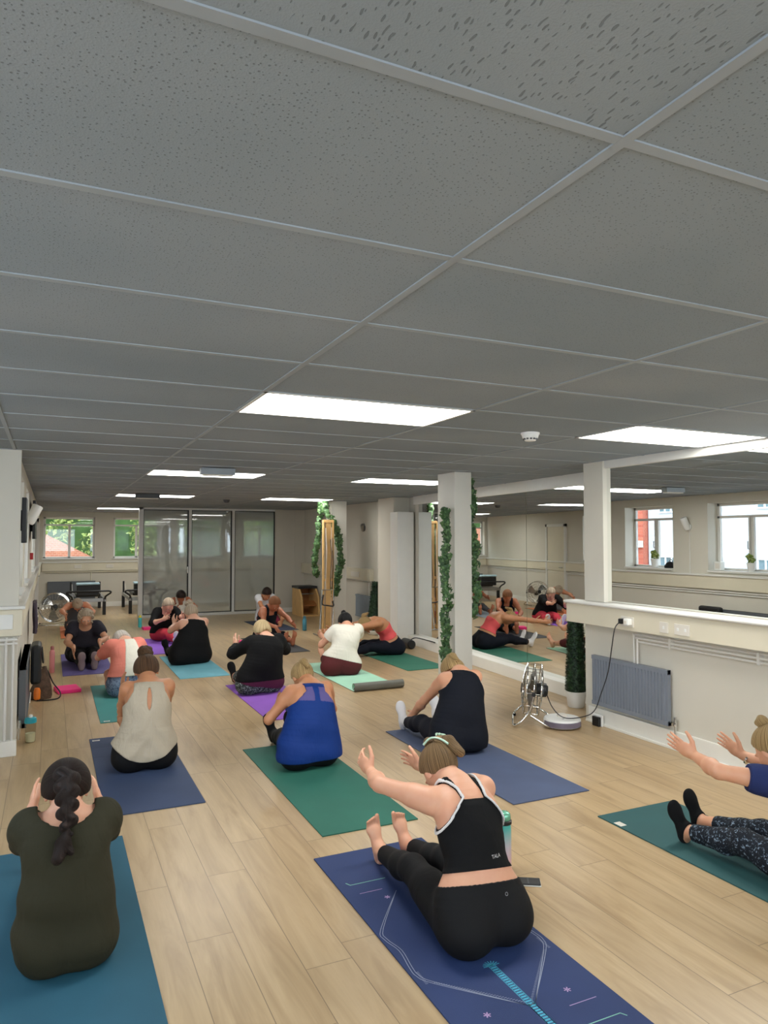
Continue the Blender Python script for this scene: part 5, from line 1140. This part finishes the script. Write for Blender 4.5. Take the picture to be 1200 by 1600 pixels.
# 3 blue tank
B = Body((1.77, 5.14), (1.822, 5.42, .60), 6, 58, hands=((1.64, 5.50, .36), (1.93, 5.62, .33)), hand_dir=((.15, .6, .35), (-.1, .8, .2)), heels=((1.705, 5.83), (1.835, 5.86)), s=.95, bulk=1.15, hipw=1.08, waist=1.18, back=.11, elb=((-1, -.2, -.5), (1, 0, -.5)))
person('person in bright blue racerback tank top with mesh panels, on dark green mat', B, .0065, S3, dict(name='tank_top', mat=BLUE, t0=-1, t1=.93, w=([0, .56, .66, .80, .90, 1], [.3, .26, .16, .078, .082, .11]), off=(.016, .018, .013, .008), flare=.012, hemz=.07, fold=.003,
       panel=(MESH, lambda T, U, V: np.maximum(np.maximum((.66-T)*.5, .019-np.abs(U)), np.maximum((T-.86)*.5, -V)), .0012)), dict(mat=BLK2, tw=.3, cuff=.10), dict(mat=SOCKB, h=.11),
       hair=dict(mat=H_BL, pole=(0, -.07, .09), th=.008, nape=.06, bits=[('ponytail', [((0, -.085, .085), (0, -.115, .05), .024, .030), ((0, -.115, .05), (.0, -.125, -.02), .030, .016)], None)]))
# 4 black crop top, foreground
def crop_extras(B, t):
    c, X, G, C = B.head, B.hx, B.gaze, B.crown; L = lambda p: tuple(c+(X*p[0]+G*p[1]+C*p[2])*1.02)
    m = MB(); mt = mat('mint_plastic', (190, 222, 200), .3)
    m.tube(smooth_path([L((-.045, -.06, .115)), L((-.02, -.10, .11)), L((.005, -.122, .075)), L((.02, -.13, .03))], 6), .005, 8)
    m.tube(smooth_path([L((.0, -.115, .085)), L((.02, -.105, .125)), L((.05, -.09, .135)), L((.06, -.105, .11)), L((.035, -.12, .095)), L((.0, -.118, .08))], 6), .0045, 8)
    m.tube(smooth_path([L((.015, -.118, .10)), L((.035, -.11, .12))], 3), .004, 8); m.build('claw_clip', mt, t)
B = Body((1.66, 2.60), (1.685, 2.985, .595), 6, 62, hands=((1.452, 3.27, .54), (1.775, 3.34, .50)), hand_dir=((-.14, .8, .35), (-.22, .95, .15)), heels=((1.575, 3.43), (1.735, 3.44)), s=.94, bulk=1.0, hipw=1.2, waist=.98, back=.085, elb=((-1.8, 0, .55), (1, 0, -.1)), sh=.185, kb=1.04, curl=((.55), .15), foot=((-.10, .32, 1), (-.12, .30, 1)))
crop_person = person('person in black crop top with white straps and mint claw clip, on printed mat', B, .005, S2, dict(name='crop_top', mat=BLK, t0=.335, t1=.9, un=.052, tb=.80, tf=.8, w=([0, .50, .64, .74, .81, .9, 1], [.3, .26, .165, .11, .066, .072, .095]), off=(.007, .007, .006, .005), fold=0, trim=(WTRIM, .006), trim0=.54), dict(mat=BLK2, tw=.255, cuff=.055, off=.008),
       hair=dict(mat=H_MB, pole=(0, -.075, .09), th=.011, nape=.055, freq=2.6, bits=[('bun', bun((0.0, -.05, .135), .030, 7, 5), None), ('ponytail', [((.01, -.10, .09), (.05, -.115, .06), .026, .030), ((.05, -.115, .06), (.075, -.105, -.01), .030, .022), ((.03, -.115, .06), (.055, -.11, .0), .02, .02)], None)]), extras=crop_extras)
def decal(text, T, u, size, B, parent, m, top_of=None, name='printed_logo', rot=0.):
    i = int(T*16); f_ = T*16-i; c = B.sp[i]*(1-f_)+B.sp[i+1]*f_; n = B.sb[i]; up_ = B.st[i]; x = B.R
    me = top_of.data; off = WL[top_of.name]
    from mathutils.bvhtree import BVHTree
    bv = BVHTree.FromPolygons([v.co+off for v in me.vertices], [tuple(p.vertices) for p in me.polygons])
    cu = bpy.data.curves.new(name, 'FONT'); cu.body = text; cu.size = size; cu.align_x = 'CENTER'; cu.extrude = 0
    to = bpy.data.objects.new('tmp', cu); COL.objects.link(to); dg = bpy.context.evaluated_depsgraph_get(); tm = bpy.data.meshes.new_from_object(to.evaluated_get(dg)); bpy.data.objects.remove(to)
    for v in tm.vertices:
        p = Vector(c+x*(u+v.co.x)+up_*(v.co.y+rot*v.co.x)+n*.4); h_ = bv.ray_cast(p, Vector(-n)); v.co = (h_[0] if h_[0] else p-Vector(n)*.27)+Vector(n)*.0012
    return link_mesh(name, tm, parent, [m])
for o_ in list(crop_person.children):
    if o_.name.startswith('crop_top'): decal('TALA', .395, .035, .021, B, o_, WTRIM, o_)
    if o_.name.startswith('leggings'): decal('O', .17, .045, .020, B, o_, mat('pale_grey_logo', (150, 150, 152), .4), o_)
# 5 navy top, white socks
B = Body((2.96, 4.98), (3.10, 5.27, .575), 0, 78, hands=((2.895, 5.62, .155), (3.255, 5.60, .215)), hand_dir=((-.05, .75, -.6), (.05, .7, -.5)), heels=((2.865, 5.74), (3.25, 5.83)), s=.98, bulk=1.1, hipw=1.05, waist=1.15, back=.09, elb=((-1, -.1, .0), (1, 0, -.3)), curl=(.5, .6), foot=((-.05, .18, 1), (0, .2, 1)))
person('person in navy sleeveless top and white socks holding their toes, on grey blue mat', B, .0065, S1, dict(name='vest_top', mat=NAVY, t0=-1, t1=.95, w=([0, .55, .68, .82, .92, 1], [.3, .26, .165, .12, .11, .12]), off=(.018, .018, .013, .009), flare=.01, hemz=.04), dict(mat=NAVY2, tw=.3, cuff=.09, off=.009), dict(mat=SOCKW, h=.12),
       hair=dict(mat=H_BL, pole=(0, -.08, .07), th=.009, low=True, nape=.07, bits=[('ponytail', [((.0, -.09, .08), (0, -.115, .03), .028, .034), ((0, -.115, .03), (0, -.11, -.045), .034, .02)], None)]))
# 6 right edge: navy tee, patterned leggings
B = Body((3.335, 2.16), (3.305, 2.46, .63), 0, 40, hands=((3.045, 2.72, .565), (3.50, 2.80, .49)), hand_dir=((-.30, .82, .42), (-.12, .80, .42)), thumb=((0, -.35, 1), (0, -.35, 1)), heels=((3.215, 2.95), (3.40, 3.02)), s=.95, bulk=1.0, back=.08, elb=((-1, 0, .35), (1, 0, -.2)), curl=(.08, .08), foot=((-.32, .10, 1), (-.10, .22, 1)), sh=.17)
NAVYT = fabric('blue_navy_tee_fabric', (34, 46, 92))
person('person cut off by right edge, arms out, black ankle socks and speckled leggings', B, .0055, S1, dict(name='t_shirt', mat=NAVYT, t0=-1, t1=.93, sleeve=.5, soff=.010), dict(mat=PATL, tw=.3, cuff=.05, off=.009), dict(mat=SOCKB, low=.045),
       hair=dict(mat=H_BL, pole=(0, -.06, .10), th=.010, nape=.07, bits=[('bun', bun((0, -.03, .135), .036, 14, 8), None)]), extras=band('bracelet', B, 1, M['chrome'], .030, .010))
# 7 black long sleeved top
B = Body((2.115, 7.82), (2.205, 8.02, .64), 8, 50, hands=((1.965, 8.26, .46), (2.37, 8.30, .46)), hand_dir=((-.05, .6, .75), (.0, .6, .6)), heels=((2.00, 8.45), (2.25, 8.5)), s=1.0, bulk=1.18, hipw=1.12, waist=1.15, back=.11, elb=((-1, 0, -.3), (1, 0, -.3)))
person('person in black long sleeved top with short blonde hair, on bright purple mat', B, .0085, S4, dict(name='long_sleeved_top', mat=BLK, t0=-1, t1=.95, sleeve=1.93, off=(.018, .018, .014, .01), soff=.012, hemz=.15), dict(mat=PATG, tw=.3, off=.009, band=(fabric('plum_fabric', (88, 34, 62)), .12, .05)), dict(mat=SOCKB, low=.03),
       hair=dict(mat=H_BL2, pole=(0, -.09, .05), th=.012, low=True, nape=.06, freq=1.4))
# 8 white tee, black bun
B = Body((3.32, 8.42), (3.500, 8.70, .61), -8, 55, hands=((3.285, 8.90, .385), (3.64, 8.98, .38)), hand_dir=((-.3, .6, .5), (0, .7, .4)), heels=((3.385, 9.20), (3.59, 9.30)), s=.98, bulk=1.02, hipw=1.25, waist=1.0, back=.10, elb=((-1, 0, -.5), (1, 0, -.5)))
person('person in white T-shirt and burgundy leggings with black top bun, on mint mat', B, .0085, S2, dict(name='t_shirt', mat=WHITE, t0=.16, t1=.95, sleeve=.55, off=(.014, .014, .012, .008), soff=.018), dict(mat=BURG, tw=.2, off=.009),
       hair=dict(mat=H_BK, pole=(0, -.05, .11), th=.011, nape=.06, bits=[('bun', bun((0, -.04, .145), .034, 9, 2), None)]))
# 9 coral crop top by the mirror
B = Body((4.62, 9.62), (4.20, 9.60, .455), 90, 96, hands=((3.66, 9.44, .395), (3.68, 9.70, .38)), hand_dir=((-1, -.05, .05), (-1, .05, .0)), heels=((3.86, 9.50), (3.88, 9.76)), s=1.0, bulk=.98, hipw=1.1, waist=.92, back=.03, up=.13, elb=((0, -.6, .3), (0, .6, .3)))
person('person in a coral crop top and black leggings folded forward beside the mirror', B, .0085, S3, dict(name='crop_top', mat=CORAL, t0=.27, t1=.64, w=([0, 1], [.3, .3]), off=(.007, .007, .006, .005), fold=0), dict(mat=NAVY2, tw=.22, cuff=.04, off=.008), dict(mat=SOCKW, h=.04),
       hair=dict(mat=H_BL, pole=(0, -.09, .05), th=.010, nape=.07, bits=[('ponytail', [((0, -.09, .06), (.01, -.13, .03), .022, .03), ((.01, -.13, .03), (.03, -.15, -.04), .03, .015)], None)]))
# 10 black vest, blonde bun
B = Body((1.75, 10.06), (1.80, 10.23, .655), 14, 40, hands=((1.62, 10.52, .49), (1.86, 10.62, .45)), hand_dir=((-.1, .6, .7), (0, .7, .5)), heels=((1.57, 10.78), (1.70, 10.84)), s=1.0, bulk=1.2, hipw=1.12, waist=1.2, back=.08, elb=((-1, 0, -.4), (1, 0, -.4)))
person('person in a loose black vest with a blonde top bun, on the light blue mat', B, .0095, S4, dict(name='vest_top', mat=BLK, t0=-1, t1=.94, w=([0, .5, .66, .82, .92, 1], [.3, .27, .185, .12, .115, .12]), off=(.022, .022, .013, .009), flare=.03), dict(mat=BLK2, tw=.3, cuff=.08), dict(mat=SOCKB, h=.06),
       hair=dict(mat=H_GR, pole=(0, -.06, .10), th=.010, nape=.07, bits=[('bun', bun((0, -.03, .15), .058, 12, 4), None)]))
# 11 coral/white top
B = Body((.80, 8.30), (.745, 8.58, .545), 12, 80, hands=((.625, 8.80, .44), (.86, 8.86, .40)), hand_dir=((-.1, .5, .8), (0, .6, .5)), heels=((.615, 8.66), (.90, 9.0)), s=.96, bulk=1.12, hipw=1.1, waist=1.15, back=.11, elb=((-1, 0, -.4), (1, 0, -.4)), foot=((-.05, -.1, 1), (0, .2, 1)))
person('person in a coral, white and orange T-shirt bent forward, on the teal mat', B, .0085, S4, dict(name='t_shirt', mat=fabric('coral_tee_fabric', (236, 140, 124)), t0=.22, t1=.94, sleeve=.75, off=(.02, .02, .012, .008), soff=.016,
       panel=(WHITE, lambda T, U, V: np.maximum(np.abs(U-.02)-.05-.08*(1-T), -V), .005)), dict(mat=PATB, tw=.42, off=.009, cuff=.12),
       hair=dict(mat=hairmat('hair_white', (170, 160, 150), (232, 226, 218)), pole=(0, -.06, .09), th=.012, low=True, nape=.06))
def curls(seed, n=34, r=.019, lo=-.05):
    rs = np.random.RandomState(seed); out = []
    for k in range(n):
        a = rs.uniform(-2.5, 2.5); u = rs.uniform(lo, .10); w = math.sqrt(max(.05, 1-(max(u-.027, 0)/.10)**2)); x = math.sin(a)*.084*w; g = -math.cos(a)*.098*w-.012
        if g > .05 and u < .05: g = .03; x = math.copysign(.082, x)
        out.append(((x, g, u), (x+rs.uniform(-.012, .012), g+rs.uniform(-.012, .012), u-.014), r*rs.uniform(.8, 1.15), r*.8))
    return out
# 12 facing the camera, dark tee
B = Body((.46, 10.86), (.455, 10.62, .625), 180, 28, hands=((.62, 10.32, .335), (.30, 10.30, .275)), hand_dir=((.1, -.3, -.8), (-.0, -.4, -.8)), thumb=((0, -1, .2), (0, -1, .2)), heels=((.545, 10.04), (.39, 10.04)), s=.98, bulk=1.12, hipw=1.08, waist=1.25, back=.06, elb=((1, .1, -.4), (-1, .1, -.4)), foot=((.0, -.15, 1), (0, -.15, 1)))
person('person in charcoal tee and dark trousers facing the camera, on dusky purple mat', B, .0085, S1, dict(name='t_shirt', mat=CHAR, t0=.02, t1=.93, sleeve=.6, off=(.018, .018, .012, .008), soff=.016), dict(mat=BLK, tw=.3, cuff=.03, off=.014, name='trousers'), dict(mat=SOCKG, h=.04),
       hair=dict(mat=H_GR, pole=(0, -.02, .11), th=.008, low=True, nape=.085, line=.008, freq=1.6, bits=[('curls', curls(3), None)]), eyes=True)
# 13 far left, orange mat
B = Body((.50, 14.62), (.47, 14.30, .50), 180, 82, hands=((.66, 14.0, .30), (.27, 13.98, .36)), hand_dir=((0, -.6, -.5), (0, -.6, -.4)), heels=((.60, 13.80), (.36, 13.80)), s=.98, bulk=1.08, hipw=1.05, waist=1.1, back=.08, elb=((1, .0, .15), (-1, 0, .15)))
person('person in grey top with elbows out, bent forward on the orange mat', B, .0095, (224, 158, 124), dict(name='vest_top', mat=GREYT, t0=-1, t1=.94, w=([0, .55, .7, .85, 1], [.3, .27, .17, .12, .12])), dict(mat=GREYT, tw=.3),
       hair=dict(mat=H_GR, pole=(0, -.06, .10), th=.011, nape=.06, bits=[('bun', bun((0, -.05, .13), .035, 7, 6), None)]))
# 14 black top, coral red leggings, facing the camera
B = Body((1.80, 12.62), (1.80, 12.36, .595), 196, 42, hands=((1.98, 12.02, .42), (1.67, 12.06, .40)), hand_dir=((.05, -.6, .3), (.35, -.5, .25)), heels=((2.12, 11.92), (1.86, 11.86)), s=.98, bulk=1.15, hipw=1.1, waist=1.2, back=.09, elb=((1, 0, -.5), (-1, 0, -.5)))
person('person in black top and coral red leggings facing the camera, on violet mat', B, .0095, S4, dict(name='t_shirt', mat=BLK, t0=-1, t1=.94, sleeve=1.3, off=(.018, .018, .012, .008), soff=.012, hemz=.13), dict(mat=RED, tw=.3, off=.011, cuff=.05), dict(mat=SOCKW, h=.05),
       hair=dict(mat=H_GR, pole=(0, -.08, .07), th=.011, low=True, nape=.06, freq=1.4), eyes=True)
# 15 white vest, dark hair, by the partition
B = Body((2.44, 14.98), (2.385, 14.72, .555), 176, 55, hands=((2.58, 14.40, .36), (2.24, 14.38, .36)), heels=((2.55, 14.15), (2.30, 14.15)), s=.98, bulk=1.0, back=.09, elb=((1, 0, -.3), (-1, 0, -.3)))
person('person in white vest with short dark hair, half hidden before the glass partition', B, .0095, S5, dict(name='vest_top', mat=WHITE, t0=-1, t1=.94, un=.04, tb=.86, tf=.78, w=([0, .55, .7, .85, 1], [.3, .26, .14, .08, .10])), dict(mat=GREYT, tw=.3),
       hair=dict(mat=H_DK, pole=(0, -.05, .10), th=.014, low=True, nape=.06, line=.010))
# 16 white shirt by the partition
B = Body((3.98, 14.22), (3.93, 13.97, .615), 182, 55, hands=((4.12, 13.62, .20), (3.82, 13.60, .30)), heels=((4.05, 13.42), (3.85, 13.42)), s=.98, bulk=1.0, back=.09, elb=((1, 0, -.3), (-1, 0, -.3)))
person('person in a white shirt with dark brown hair, behind the person in the navy vest', B, .0095, S3, dict(name='t_shirt', mat=fabric('pale_white_shirt', (222, 222, 226)), t0=-1, t1=.94, sleeve=.6, off=(.016, .016, .012, .008), hemz=.06), dict(mat=fabric('wine_leggings_fabric', (120, 36, 58)), tw=.3),
       hair=dict(mat=H_DK, pole=(0, -.05, .10), th=.012, low=True, nape=.06))
# 17 navy vest, tanned
B = Body((3.26, 11.60), (3.32, 11.34, .645), 202, 48, hands=((3.53, 11.06, .36), (3.25, 11.02, .315)), hand_dir=((.15, -.6, -.25), (.1, -.6, -.4)), heels=((3.52, 10.98), (3.36, 10.90)), s=.98, bulk=1.05, hipw=1.05, back=.08, elb=((1, .1, -.2), (-1, 0, -.4)), foot=((.15, -.1, 1), (.1, -.1, 1)))
person('tanned barefoot person in a navy vest facing the camera on the black mat', B, .0095, S5, dict(name='vest_top', mat=NAVY, t0=-1, t1=.92, un=.05, tb=.88, tf=.80, w=([0, .55, .7, .85, 1], [.3, .26, .15, .10, .11])), dict(mat=NAVY, tw=.3, cuff=.12),
       hair=dict(mat=H_RD, pole=(0, -.07, .08), th=.011, nape=.06), eyes=True)
